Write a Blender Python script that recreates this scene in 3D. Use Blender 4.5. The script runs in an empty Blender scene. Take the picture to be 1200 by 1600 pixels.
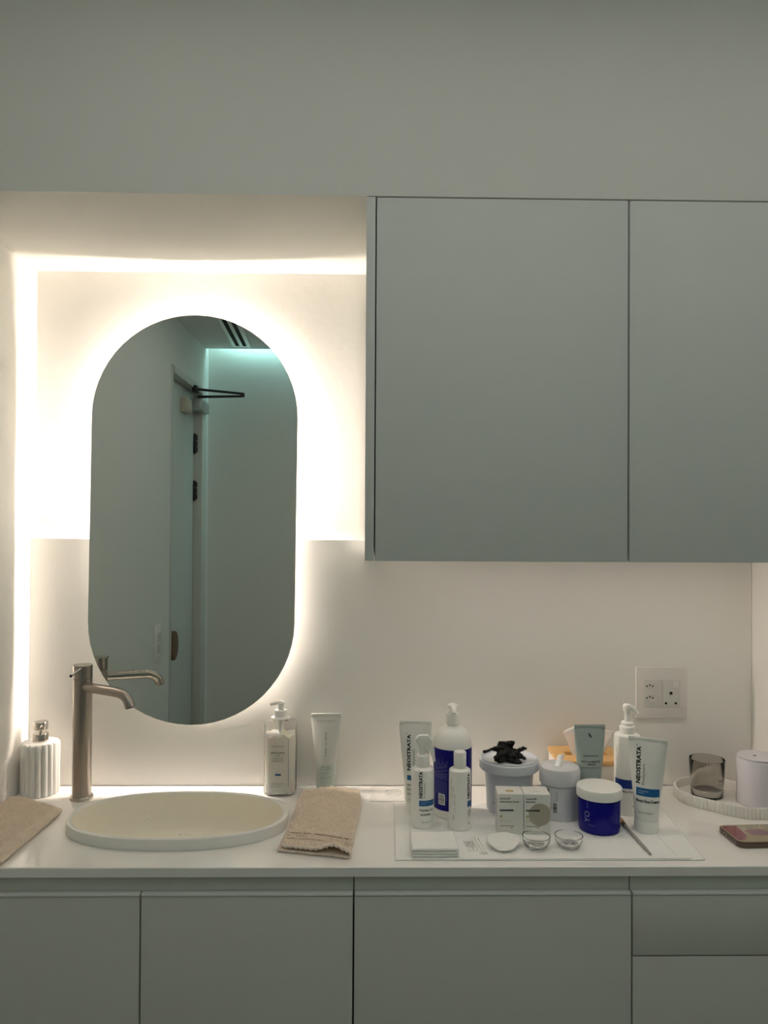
import bpy, bmesh, math, random
from mathutils import Vector, Matrix, noise
random.seed(7)
PI = math.pi
sin, cos = math.sin, math.cos
SC = bpy.context.scene
COL = SC.collection

# ------------------------------------------------------------------ camera
cam = bpy.data.cameras.new('camera')
cam.sensor_fit = 'VERTICAL'; cam.sensor_height = 36.0; cam.lens = 36.0 * 1202 / 1600
cam.clip_start = 0.01
co = bpy.data.objects.new('camera', cam); COL.objects.link(co)
yaw, pitch, roll = .0175, .0107, .0054
fw = Vector((sin(yaw) * cos(pitch), cos(yaw) * cos(pitch), sin(pitch)))
rt = Vector((cos(yaw), -sin(yaw), 0)); up = rt.cross(fw)
r2 = rt * cos(roll) + up * sin(roll); u2 = up * cos(roll) - rt * sin(roll)
M = Matrix((r2, u2, -fw)).transposed().to_4x4()
M.translation = Vector((0, -1.5215, 1.423))
co.matrix_world = M
SC.camera = co

# ------------------------------------------------------------------ world, lights, exposure
w = bpy.data.worlds.new('world'); SC.world = w; w.use_nodes = True
w.node_tree.nodes['Background'].inputs[0].default_value = (.6, .75, .8, 1)
w.node_tree.nodes['Background'].inputs[1].default_value = .3
SC.view_settings.view_transform = 'Standard'; SC.view_settings.look = 'None'
SC.view_settings.gamma = 1; SC.view_settings.use_curve_mapping = False
SC.view_settings.exposure = 0.13
SC.cycles.use_denoising = True
SC.cycles.max_bounces = 14; SC.cycles.diffuse_bounces = 10; SC.cycles.glossy_bounces = 5
SC.cycles.transmission_bounces = 10; SC.cycles.transparent_max_bounces = 12
SC.cycles.sample_clamp_indirect = 12.0

def area(name, loc, rot, sx, sy, power, color):
    l = bpy.data.lights.new(name, 'AREA'); l.shape = 'RECTANGLE'; l.size = sx; l.size_y = sy
    l.energy = power; l.color = color
    o = bpy.data.objects.new(name, l); COL.objects.link(o); o.location = loc; o.rotation_euler = rot
    return o
LED_COLOR = (1.0, .86, .74); LED_POWER = 180.0; ADDED_BAR_POWER = 11.0
area('ceiling_daylight', (.30, -1.18, 2.285), (0, 0, 0), 1.8, 1.2, 4.1, (1.0, .975, .90))
area('skylight_daylight', (.35, -2.528, 2.40), (0, 0, 0), 2.2, .055, 3.0, (.52, .98, 1.0))

# ------------------------------------------------------------------ materials
def mat(name, col, rough=.5, metal=0, trans=0, ior=1.45, coat=0, bump=0, bscale=200, var=.02, vscale=6,
        sss=0, emis=None, estr=0, alpha=1, stretch=None, sheen=0):
    m = bpy.data.materials.new(name); m.use_nodes = True
    nt = m.node_tree; b = nt.nodes['Principled BSDF']
    b.inputs['Roughness'].default_value = rough; b.inputs['Metallic'].default_value = metal
    b.inputs['Transmission Weight'].default_value = trans; b.inputs['IOR'].default_value = ior
    b.inputs['Coat Weight'].default_value = coat; b.inputs['Alpha'].default_value = alpha
    b.inputs['Base Color'].default_value = (*col, 1)
    if sheen: b.inputs['Sheen Weight'].default_value = sheen
    if sss:
        b.inputs['Subsurface Weight'].default_value = sss; b.inputs['Subsurface Scale'].default_value = .01
    if emis:
        b.inputs['Emission Color'].default_value = (*emis, 1); b.inputs['Emission Strength'].default_value = estr
    tc = nt.nodes.new('ShaderNodeTexCoord'); mp = nt.nodes.new('ShaderNodeMapping')
    nt.links.new(tc.outputs['Object'], mp.inputs[0])
    if stretch: mp.inputs['Scale'].default_value = stretch
    if var:
        n = nt.nodes.new('ShaderNodeTexNoise'); n.inputs['Scale'].default_value = vscale
        n.inputs['Detail'].default_value = 4
        nt.links.new(mp.outputs[0], n.inputs['Vector'])
        mx = nt.nodes.new('ShaderNodeMix'); mx.data_type = 'RGBA'
        mx.inputs[6].default_value = (*[c * (1 - var) for c in col], 1)
        mx.inputs[7].default_value = (*[min(1, c * (1 + var)) for c in col], 1)
        nt.links.new(n.outputs[0], mx.inputs[0]); nt.links.new(mx.outputs[2], b.inputs['Base Color'])
    if bump:
        n2 = nt.nodes.new('ShaderNodeTexNoise'); n2.inputs['Scale'].default_value = bscale
        n2.inputs['Detail'].default_value = 3
        nt.links.new(mp.outputs[0], n2.inputs['Vector'])
        bp = nt.nodes.new('ShaderNodeBump'); bp.inputs['Strength'].default_value = 1
        bp.inputs['Distance'].default_value = bump
        nt.links.new(n2.outputs[0], bp.inputs['Height']); nt.links.new(bp.outputs[0], b.inputs['Normal'])
    return m

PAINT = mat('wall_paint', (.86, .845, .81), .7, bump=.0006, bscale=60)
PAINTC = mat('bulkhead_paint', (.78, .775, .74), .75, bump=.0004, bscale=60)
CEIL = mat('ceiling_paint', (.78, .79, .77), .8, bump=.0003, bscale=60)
FLOORM = mat('floor_vinyl', (.14, .12, .10), .5)
SPLASH = mat('splash_board', (.86, .845, .815), .42, var=.01)
QUARTZ = mat('white_quartz', (.90, .88, .85), .12, ior=1.7, var=.02, vscale=40, coat=.3)
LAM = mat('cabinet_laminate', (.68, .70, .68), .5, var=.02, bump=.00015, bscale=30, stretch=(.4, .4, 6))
LAM_SHADED = mat('shaded_laminate', (.60, .60, .555), .5, var=.02, bump=.00015, bscale=30, stretch=(.4, .4, 6))  # same laminate as the wall cabinets, with the dimmer low light painted in
CARC = mat('carcass_board', (.30, .30, .28), .7)
STONE = mat('sink_stone', (.82, .81, .77), .35, var=.02, vscale=30)
STONEIN = mat('sink_bowl_stone', (.92, .865, .75), .3, var=.03, vscale=20)
NICKEL = mat('brushed_nickel', (.37, .335, .30), .30, 1, bump=.00004, bscale=900, stretch=(1, 1, .03))
CHROME = mat('polished_steel', (.62, .58, .53), .16, 1)
DARK = mat('dark_metal', (.05, .05, .055), .4, .6)
MIRROR = mat('silvered_glass', (.83, .88, .86), .0, 1, var=0)
MEDGE = mat('mirror_edge', (.05, .06, .055), .25)
HOUSING = mat('mirror_housing', (.7, .7, .7), .6)
LEDM = mat('led_strip', (1, .9, .8), .5, var=0, emis=LED_COLOR, estr=LED_POWER)
BARM = mat('added_bar_glow', (1, .9, .8), .5, var=0, emis=(1.0, .88, .77), estr=ADDED_BAR_POWER)  # glow of the added bar, an unseen helper source
SKYM = mat('skylight_pane', (.8, .9, .9), .5, var=0, emis=(.62, 1, 1), estr=1.2)
WPL = mat('white_plastic', (.87, .865, .83), .33, var=.01, coat=.15)
WPLG = mat('white_gloss_plastic', (.86, .855, .82), .2, var=.01, coat=.4)
TUBEW = mat('white_tube', (.78, .785, .75), .38, var=.01, coat=.1)
GREYPL = mat('grey_white_plastic', (.58, .61, .66), .4, var=.01)
JARW = mat('jar_plastic', (.66, .67, .70), .3, var=.01, coat=.2)
SOCKET = mat('socket_plastic', (.74, .71, .68), .3, var=.005)
SOCKIN = mat('socket_insert', (.64, .635, .60), .35, var=.005)
BLACK = mat('black_hole', (.008, .008, .008), .8, var=0)
INK = mat('black_ink', (.02, .02, .022), .5, var=0)
GREYINK = mat('grey_ink', (.16, .17, .17), .5, var=0)
TANINK = mat('tan_ink', (.55, .42, .22), .5, var=0)
PINKINK = mat('bronze_ink', (.42, .36, .33), .5, var=0)
WINK = mat('pale_ink', (.30, .34, .62), .5, var=0)
WHINK = mat('white_ink', (.75, .76, .8), .5, var=0)
TEALB = mat('blue_print', (.008, .11, .30), .4, var=0)
COBALT = mat('cobalt_label', (.001, .001, .17), .4, ior=1.3, var=0)
COBJAR = mat('cobalt_plastic', (.0005, .0005, .20), .16, ior=1.35, var=0)
BAND = mat('blue_band', (.008, .04, .25), .35, var=0)
TEALTUBE = mat('sage_tube', (.36, .42, .395), .4, var=.01)
GREENBAND = mat('pale_green_print', (.52, .60, .55), .4, var=.01)
EXU = mat('silver_tube', (.62, .63, .60), .3, var=.01, coat=.2)
CREAM = mat('cream_lotion', (.95, .92, .84), .4, var=.02, vscale=80, sss=.2)
LABELC = mat('cream_label', (.72, .68, .62), .5, var=.01)
CLEAR = mat('clear_plastic', (.99, .99, .985), .02, trans=1, ior=1.16, var=0)
GLASS = mat('clear_glass', (.995, 1.0, .995), .0, trans=1, ior=1.45, var=0)
SMOKE = mat('smoked_glass', (.72, .70, .67), .02, trans=1, ior=1.45, var=0)
FLUTE = mat('white_ceramic', (.80, .79, .765), .35, var=.02, vscale=40)
TRAYM = mat('tray_stone', (.84, .82, .77), .45, var=.04, vscale=60)
DIFF = mat('diffuser_plastic', (.66, .64, .69), .4, var=.01)
BAMBOO = mat('bamboo_wood', (.72, .44, .18), .5, var=.18, vscale=30, stretch=(1, 12, 1))
BOXW = mat('tissue_box_board', (.80, .75, .68), .6, var=.01)
TISSUE = mat('tissue_paper', (.86, .83, .80), .9, var=.01, bump=.0008, bscale=90, sss=.2)
MATP = mat('paper_towel', (.85, .85, .83), .9, var=.02, vscale=60, bump=.0009, bscale=260)
GAUZE = mat('gauze_cotton', (.90, .90, .87), .95, var=.02, vscale=200, bump=.0008, bscale=700)
COTTON = mat('cotton_wool', (.85, .85, .82), .95, var=.02, vscale=60, bump=.0012, bscale=300)
CARD = mat('printed_card', (.74, .735, .695), .55, var=.01)
CARDBE = mat('beige_print', (.42, .39, .31), .5, var=.02)
FILMM = mat('clear_film_label', (.88, .86, .83), .25, var=.02, vscale=60, coat=.5)
NITRILE = mat('black_nitrile', (.0035, .0035, .004), .55, ior=1.35, var=0, bump=.0012, bscale=150)
TOWEL = mat('beige_terry', (.80, .665, .53), .95, var=.14, vscale=60, bump=.0016, bscale=420, sheen=.4)
TOWELF = mat('beige_flat_weave', (.62, .51, .40), .9, var=.04, vscale=300, bump=.0005, bscale=900, sheen=.2)
HEMM = mat('towel_hem_thread', (.76, .65, .56), .85, var=.08, vscale=200)
STICK = mat('acrylic_stick', (.42, .39, .36), .15, var=0, coat=.5)
FERR = mat('copper_ferrule', (.12, .09, .07), .25, .8)
BRIST = mat('amber_bristle', (.50, .24, .10), .6, var=.15, vscale=200, bump=.0006, bscale=900)
PCASE = mat('bronze_phone_case', (.10, .065, .045), .18, .3, coat=.6)
PBACK = mat('phone_back_print', (.30, .24, .14), .12, var=.25, vscale=45, coat=.7)
PRED = mat('phone_red_print', (.20, .015, .03), .2, var=.2, vscale=90, coat=.6)
PINKP = mat('phone_pink_print', (.24, .12, .12), .2, var=.35, vscale=200, coat=.6)
DOORM = mat('door_paint', (.62, .64, .61), .5, var=.01)
FRAMEM = mat('door_frame_paint', (.60, .60, .55), .5, var=.01)
SILV = mat('silver_aluminium', (.50, .52, .53), .4, .7)
BEIGEPL = mat('beige_plastic', (.60, .55, .45), .5)
WALNUT = mat('walnut_wood', (.16, .085, .045), .5, var=.25, vscale=30, stretch=(1, 1, .12))
DROP = mat('drop_glint_white', (.95, .95, .93), .1, coat=1, var=0)  # opaque white paints in the bright glints of clear drops

# ------------------------------------------------------------------ mesh helpers
def mesh(name, vs, fs, m, parent=None, loc=None, sharp=35, smooth=True):
    me = bpy.data.meshes.new(name); me.from_pydata([tuple(v) for v in vs], [], fs); me.validate()
    bm = bmesh.new(); bm.from_mesh(me); bmesh.ops.recalc_face_normals(bm, faces=bm.faces); bm.to_mesh(me); bm.free()
    return fin(name, me, m, parent, loc, sharp, smooth)
def fin(name, me, m, parent, loc=None, sharp=35, smooth=True):
    if smooth and len(me.polygons):
        me.polygons.foreach_set('use_smooth', [True] * len(me.polygons))
        me.set_sharp_from_angle(angle=math.radians(sharp))
    me.materials.append(m)
    o = bpy.data.objects.new(name, me); COL.objects.link(o)
    if parent: o.parent = parent
    if loc: o.location = loc
    return o
def tag(o, label=None, cat=None, group=None, kind=None):
    if label: o['label'] = label
    if cat: o['category'] = cat
    if group: o['group'] = group
    if kind: o['kind'] = kind
    return o
def thing(name, label, cat, loc=(0, 0, 0), rz=0, group=None):
    o = bpy.data.objects.new(name, None); COL.objects.link(o); o.empty_display_size = .02
    o.location = loc; o.rotation_euler = (0, 0, rz)
    return tag(o, label, cat, group)
class B:
    """collects shapes into one mesh"""
    def __init__(s): s.v = []; s.f = []
    def add(s, vs, fs):
        n = len(s.v); s.v += [tuple(v) for v in vs]; s.f += [tuple(i + n for i in f) for f in fs]; return s
    def box(s, x0, x1, y0, y1, z0, z1, bev=0, seg=2):
        bm = bmesh.new(); bmesh.ops.create_cube(bm, size=1)
        for v in bm.verts:
            v.co = Vector((x0 + (v.co.x + .5) * (x1 - x0), y0 + (v.co.y + .5) * (y1 - y0), z0 + (v.co.z + .5) * (z1 - z0)))
        if bev: bmesh.ops.bevel(bm, geom=bm.edges[:], offset=bev, segments=seg, affect='EDGES', profile=.5)
        bm.verts.index_update()
        s.add([v.co.copy() for v in bm.verts], [[v.index for v in f.verts] for f in bm.faces]); bm.free(); return s
    def lathe(s, prof, seg=48, c=(0, 0, 0), sx=1, sy=1, n=2, closed=False, ripple=None):
        vs = []; fs = []
        for r, z in prof:
            for k in range(seg):
                a = 2 * PI * k / seg
                ca, sa = cos(a), sin(a)
                if n != 2:
                    q = (abs(ca) ** n + abs(sa) ** n) ** (-1 / n); ca *= q; sa *= q
                rr = r + (ripple(a, z) if ripple and r > 0 else 0)
                vs.append((c[0] + rr * ca * sx, c[1] + rr * sa * sy, c[2] + z))
        P = len(prof)
        for i in range(P if closed else P - 1):
            j = (i + 1) % P
            for k in range(seg):
                l = (k + 1) % seg
                fs.append((i * seg + k, i * seg + l, j * seg + l, j * seg + k))
        if not closed:
            if prof[0][0] > 1e-6: fs.append(tuple(range(seg))[::-1])
            if prof[-1][0] > 1e-6: fs.append(tuple((P - 1) * seg + k for k in range(seg)))
        # collapse poles
        bm = bmesh.new(); bv = [bm.verts.new(v) for v in vs]
        for f in fs:
            try: bm.faces.new([bv[i] for i in f])
            except ValueError: pass
        bmesh.ops.remove_doubles(bm, verts=bm.verts, dist=1e-6)
        bm.verts.index_update()
        s.add([v.co.copy() for v in bm.verts], [[v.index for v in f.verts] for f in bm.faces]); bm.free(); return s
    def tube(s, pts, rad, seg=16, cap=True):
        pts = [Vector(p) for p in pts]; vs = []; fs = []
        if not isinstance(rad, (list, tuple)): rad = [rad] * len(pts)
        prev = None
        for i, p in enumerate(pts):
            d = (pts[min(i + 1, len(pts) - 1)] - pts[max(i - 1, 0)]).normalized()
            if prev is None:
                ref = Vector((0, 0, 1)) if abs(d.z) < .9 else Vector((1, 0, 0))
                a = d.cross(ref).normalized()
            else: a = (prev - d * prev.dot(d)).normalized()
            prev = a; b = d.cross(a)
            for k in range(seg):
                t = 2 * PI * k / seg; vs.append(p + (a * cos(t) + b * sin(t)) * rad[i])
        for i in range(len(pts) - 1):
            for k in range(seg):
                l = (k + 1) % seg; fs.append((i * seg + k, i * seg + l, (i + 1) * seg + l, (i + 1) * seg + k))
        if cap:
            fs.append(tuple(range(seg))[::-1]); fs.append(tuple((len(pts) - 1) * seg + k for k in range(seg)))
        return s.add(vs, fs)
    def prism(s, poly, y0, y1, bev=0):
        """polygon in x,z extruded along y"""
        bm = bmesh.new(); bv = [bm.verts.new((x, y0, z)) for x, z in poly]; f = bm.faces.new(bv)
        r = bmesh.ops.extrude_face_region(bm, geom=[f])
        for g in r['geom']:
            if isinstance(g, bmesh.types.BMVert): g.co.y = y1
        if bev: bmesh.ops.bevel(bm, geom=bm.edges[:], offset=bev, segments=2, affect='EDGES', profile=.5)
        bmesh.ops.triangulate(bm, faces=[f for f in bm.faces if len(f.verts) > 4])
        bm.verts.index_update()
        s.add([v.co.copy() for v in bm.verts], [[v.index for v in f.verts] for f in bm.faces]); bm.free(); return s
    def prismz(s, poly, z0, z1, bev=0):
        b = B().prism([(x, y) for x, y in poly], z0, z1, bev)
        return s.add([(x, z, y) for x, y, z in b.v], b.f)
    def build(s, name, m, parent=None, sharp=35, loc=None): return mesh(name, s.v, s.f, m, parent, loc, sharp)

def box(name, m, parent, x0, x1, y0, y1, z0, z1, bev=0):
    return B().box(x0, x1, y0, y1, z0, z1, bev).build(name, m, parent)
def struct(name, m, *dims, bev=0):
    o = box(name, m, None, *dims, bev=bev); o['kind'] = 'structure'; return o

def smooth_path(pts, n=8):
    P = [Vector(p) for p in pts]; out = []
    for i in range(len(P) - 1):
        p0 = P[max(i - 1, 0)]; p1 = P[i]; p2 = P[i + 1]; p3 = P[min(i + 2, len(P) - 1)]
        for k in range(n):
            t = k / n
            out.append(.5 * ((2 * p1) + (p2 - p0) * t + (2 * p0 - 5 * p1 + 4 * p2 - p3) * t * t + (3 * p1 - p0 - 3 * p2 + p3) * t ** 3))
    out.append(P[-1]); return out

_tc = {}
def text_geo(s, size, bold=0, align='CENTER', width=None, sub=None):
    """flat lettering in (u, v); optionally squeezed to a width"""
    cu = bpy.data.curves.new('t', 'FONT'); cu.body = s; cu.size = 1; cu.align_x = align; cu.align_y = 'CENTER'
    cu.offset = bold; cu.resolution_u = 2
    o = bpy.data.objects.new('t', cu); COL.objects.link(o)
    bpy.context.view_layer.update()
    me = bpy.data.meshes.new_from_object(o.evaluated_get(bpy.context.evaluated_depsgraph_get()))
    vs = [Vector((v.co.x, v.co.y, 0)) for v in me.vertices]; fs = [tuple(p.vertices) for p in me.polygons]
    bpy.data.objects.remove(o); bpy.data.curves.remove(cu); bpy.data.meshes.remove(me)
    k = size / .7
    kx = k
    if width:
        x0 = min(v.x for v in vs); x1 = max(v.x for v in vs); kx = width / (x1 - x0)
    return [(v.x * kx, v.y * k) for v in vs], fs
def rect_geo(u0, u1, v0, v1, n=12):
    vs = []; fs = []
    for i in range(n + 1):
        u = u0 + (u1 - u0) * i / n; vs += [(u, v0), (u, v1)]
    for i in range(n): fs.append((2 * i, 2 * i + 2, 2 * i + 3, 2 * i + 1))
    return vs, fs
class Print:
    """flat print wrapped onto a surface by fn(u, v) -> xyz"""
    def __init__(s, fn): s.fn = fn; s.b = B()
    def text(s, t, u, v, size, vert=False, bold=.01, align='CENTER', width=None):
        vs, fs = text_geo(t, size, bold, align, width)
        if vert: vs = [(-b, a) for a, b in vs]
        s.b.add([s.fn(u + a, v + b) for a, b in vs], fs); return s
    def rect(s, u0, u1, v0, v1, n=12):
        vs, fs = rect_geo(u0, u1, v0, v1, n); s.b.add([s.fn(a, b) for a, b in vs], fs); return s
    def disc(s, u, v, r, n=32, umax=9):
        s.b.add([s.fn(min(umax, u + r * cos(2 * PI * k / n)), v + r * sin(2 * PI * k / n)) for k in range(n)], [tuple(range(n))]); return s
    def build(s, name, m, parent):
        me = bpy.data.meshes.new(name); me.from_pydata([tuple(v) for v in s.b.v], [], s.b.f)
        return tag(fin(name, me, m, parent, smooth=False), kind='stuff')
def cyl(r, off=.00025, a0=0):
    return lambda u, v: ((r + off) * sin(a0 + u / r), -(r + off) * cos(a0 + u / r), v)
def flat(y, off=.0002): return lambda u, v: (u, y - off, v)
def barcode(P, u0, u1, v0, v1, horizontal=True):
    rnd = random.Random(3); t = 0
    while t < 1:
        w_ = rnd.choice((.02, .03, .05)); 
        if horizontal: P.rect(u0 + t * (u1 - u0), u0 + min(1, t + w_) * (u1 - u0), v0, v1, 1)
        else: P.rect(u0, u1, v0 + t * (v1 - v0), v0 + min(1, t + w_) * (v1 - v0), 4)
        t += w_ + rnd.choice((.03, .04, .06))

# ------------------------------------------------------------------ the setting
ZN = 1.9165; YF = -.356; XL, XR = -.667, .761; CT = .9
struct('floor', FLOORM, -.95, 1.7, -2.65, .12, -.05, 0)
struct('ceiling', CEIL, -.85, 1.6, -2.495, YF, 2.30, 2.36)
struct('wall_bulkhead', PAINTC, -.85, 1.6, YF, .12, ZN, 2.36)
struct('wall_back', PAINT, XL, XR, .02, .12, 0, ZN)
struct('wall_niche_left', PAINT, -.85, XL, YF, .12, 0, ZN)
struct('wall_niche_right', PAINT, XR, 1.6, YF, .12, 0, ZN)
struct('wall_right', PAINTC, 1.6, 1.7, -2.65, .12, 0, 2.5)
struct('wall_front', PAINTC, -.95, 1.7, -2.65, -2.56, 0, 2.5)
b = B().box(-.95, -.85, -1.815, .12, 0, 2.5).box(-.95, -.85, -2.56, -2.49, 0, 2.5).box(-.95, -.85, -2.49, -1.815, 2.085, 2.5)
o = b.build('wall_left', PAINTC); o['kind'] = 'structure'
o = B().box(-.85, 1.6, -2.56, -2.495, 2.42, 2.5).box(-.85, 1.6, -2.495, -2.46, 2.36, 2.5).build('ceiling_recess', CEIL); o['kind'] = 'structure'
o = box('window_1', SKYM, None, -.84, 1.59, -2.558, -2.498, 2.408, 2.418); o['kind'] = 'structure'
# door seen in the mirror
d = box('door_1', DOORM, None, -.92, -.885, -2.385, -1.85, .005, 2.045, .002); d['kind'] = 'structure'
fr = B().box(-.95, -.842, -2.488, -2.39, 0, 2.083, .003).box(-.95, -.848, -1.846, -1.817, 0, 2.083, .003).box(-.95, -.842, -2.39, -1.846, 2.05, 2.083, .003)
fr = fr.build('door_frame', FRAMEM, d)
h = B()
hp = [(.060 * cos(t) * 1.0, .064 * sin(t)) for t in [2 * PI * k / 28 for k in range(28)]]
hb = B().prism(hp, 0, .032, .003)
mesh('door_pull', [(-.8848 + y, -1.930 + x, .868 + z) for x, y, z in hb.v], hb.f, WALNUT, d)
for z in (1.80, 1.565):
    hb = B().box(-.884, -.872, -2.394, -2.378, z - .05, z + .05, .002)
    for q in (-.03, 0, .03): hb.lathe([(.0, -.012), (.008, -.012), (.008, .012), (0, .012)], 12, (-.872, -2.386, z + q))
    hb.build('hinge', DARK, d)
ds = thing('door_closer', 'silver overhead door closer with folded scissor arm above the door in the mirror', 'door closer', (-.85, -2.3, 1.99))
B().box(-.026, .028, -.16, .02, -.035, .022, .006).build('body', SILV, ds)
B().tube([(.0, -.06, .022), (.0, -.06, .045)], .012).build('spindle', DARK, ds)
B().box(0, .022, .05, .11, .04, .07, .003).build('bracket', DARK, ds)
B().tube([(.0, -.06, .04), (.22, -.0, .035)], [.007, .006], 8).build('lower_arm', DARK, ds)
B().tube([(.01, .08, .055), (.225, -.0, .047)], [.006, .006], 8).build('upper_arm', DARK, ds)
B().lathe([(0, 0), (.01, 0), (.01, .02), (0, .02)], 16, (.222, 0, .03)).build('elbow_joint', DARK, ds)
rb = thing('door_stop_box', 'small beige box on the door leaf beside the silver closer', 'door fitting', (-.8845, -2.17, 1.955))
B().box(0, .03, -.05, .05, -.03, .035, .004).build('casing', BEIGEPL, rb)
B().box(.03, .033, -.04, .04, -.02, .025, .001).build('cover_plate', BEIGEPL, rb)
sw = thing('light_switch', 'white wall light switch plate beside the door in the mirror', 'light switch', (-.85, -1.63, .93))
B().box(0, .008, -.05, .05, -.072, .072, .003).build('plate', WPL, sw)
for q in (-.022, .022): B().box(.008, .012, -.018, .018, q - .018, q + .018, .002).build('rocker', SOCKIN, sw)
vt = thing('air_vent', 'white linear ceiling air vent with two black slots', 'air vent', (-.637, -2.10, 2.30), -.053)
B().box(-.045, .045, -.32, .32, -.008, 0, .002).build('frame', WPL, vt)
for q in (-.018, .018): B().box(q - .009, q + .009, -.29, .29, -.0095, -.0078).build('slot', BLACK, vt)

# ------------------------------------------------------------------ backsplash, worktop, cabinets
o = box('splash_panel', SPLASH, None, XL + .0005, XR - .0005, 0, .0199, CT + .0005, 1.3835, .0008)
tag(o, 'pale smooth backsplash panel behind the worktop, its top ledge level with the lower mirror', 'backsplash')
# worktop with an oval cut-out
SX, SY, SA, SB, SN = -.325, -.190, .1865, .110, 2.25
def sell(a, ra, rb, n=SN):
    ca, sa = cos(a), sin(a); q = (abs(ca) ** n + abs(sa) ** n) ** (-1 / n); return (SX + ra * ca * q, SY + rb * sa * q)
def counter():
    x0, x1, y0, y1, z0, z1 = XL + .001, XR - .001, YF, -.0005, .8855, CT
    angs = sorted(set([2 * PI * k / 96 for k in range(96)] + [math.atan2(y - SY, x - SX) % (2 * PI) for x in (x0, x1) for y in (y0, y1)]))
    inn = []; out = []
    for a in angs:
        inn.append(sell(a, SA - .004, SB - .004))
        ca, sa = cos(a), sin(a); t = 1e9
        if abs(ca) > 1e-9: t = min(t, ((x1 if ca > 0 else x0) - SX) / ca)
        if abs(sa) > 1e-9: t = min(t, ((y1 if sa > 0 else y0) - SY) / sa)
        out.append((SX + ca * t, SY + sa * t))
    # keep hole points on same rays
    n = len(angs); vs = []; fs = []; e = .0012
    def ins(p): return (min(max(p[0], x0 + e), x1 - e), min(max(p[1], y0 + e), y1 - e))
    rings = [[(*p, z0) for p in inn], [(*p, z1) for p in inn], [(*ins(p), z1) for p in out], [(*p, z1 - e) for p in out], [(*p, z0) for p in out]]
    for r in rings: vs += r
    for i in range(5):
        j = (i + 1) % 5
        for k in range(n):
            l = (k + 1) % n; fs.append((i * n + k, i * n + l, j * n + l, j * n + k))
    return mesh('worktop', vs, fs, QUARTZ, None, sharp=30)
tag(counter(), 'glossy white worktop slab running the width of the niche', 'worktop')
# sink
sk = thing('sink', 'cream oval inset sink with a raised grey-white rim beside the tap', 'sink', (0, 0, 0))
def ring_loft(rings, name, m, parent, cap_last=True):
    N = 96; vs = []; fs = []
    for ra, rb_, z in rings:
        for k in range(N):
            x, y = sell(2 * PI * k / N, ra, rb_); vs.append((x, y, z))
    for i in range(len(rings) - 1):
        for k in range(N):
            l = (k + 1) % N; fs.append((i * N + k, i * N + l, (i + 1) * N + l, (i + 1) * N + k))
    if cap_last: fs.append(tuple((len(rings) - 1) * N + k for k in range(N)))
    return mesh(name, vs, fs, m, parent, sharp=40)
ring_loft([(SA - .0005, SB - .0005, CT + .0003), (SA, SB, CT + .003), (SA, SB, .9165), (SA - .0007, SB - .0007, .9178), (SA - .002, SB - .002, .9183),
           (SA - .008, SB - .008, .9183), (SA - .0095, SB - .0095, .9175)], 'rim', STONE, sk, False)
ring_loft([(SA - .0095, SB - .0095, .9175), (SA - .0105, SB - .0105, .914), (SA - .012, SB - .012, .900), (SA - .017, SB - .015, .872), (SA - .022, SB - .0185, .858), (SA - .028, SB - .024, .8535),
           (SA - .036, SB - .030, .852), (SA * .5, SB * .5, .8505), (.02, .02, .8495)], 'bowl', STONEIN, sk)
ring_loft([(SA - .006, SB - .006, .899), (SA - .008, SB - .008, .87), (SA - .018, SB - .014, .845), (SA * .5, SB * .5, .84)], 'underside', STONE, sk)
B().lathe([(0, 0), (.021, 0), (.021, .0015), (.017, .003), (0, .003)], 32, (SX, SY, .8498)).build('drain', CHROME, sk)
db = B(); rnd = random.Random(11)
for k in range(34):
    # droplets on the rear wall and floor of the bowl
    a = rnd.gauss(.645, .055) * PI; zz = rnd.uniform(.873, .899)
    if k > 26: a = rnd.uniform(.44, .50) * PI
    f = (.900 - zz) / .028
    ra = SA - .0121 - .005 * f; rb_ = SB - .0121 - .003 * f
    x, y = sell(a, ra, rb_); s_ = rnd.choice((.0006, .0008, .0010, .0016))
    db.lathe([(0, -s_), (s_ * .8, -s_ * .6), (s_, 0), (s_ * .8, s_ * .6), (0, s_)], 8, (x, y, zz), sx=rnd.uniform(1, 1.6))
for k in range(12):
    x = SX + rnd.uniform(-.02, .03); y = SY + rnd.uniform(.068, .076); s_ = rnd.uniform(.0008, .0016)
    db.lathe([(0, 0), (s_, 0), (s_ * .7, s_ * .5), (0, s_ * .6)], 8, (x, y, .8519), sx=1.6)
tag(db.build('water_drops', DROP, sk), kind='stuff')

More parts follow.
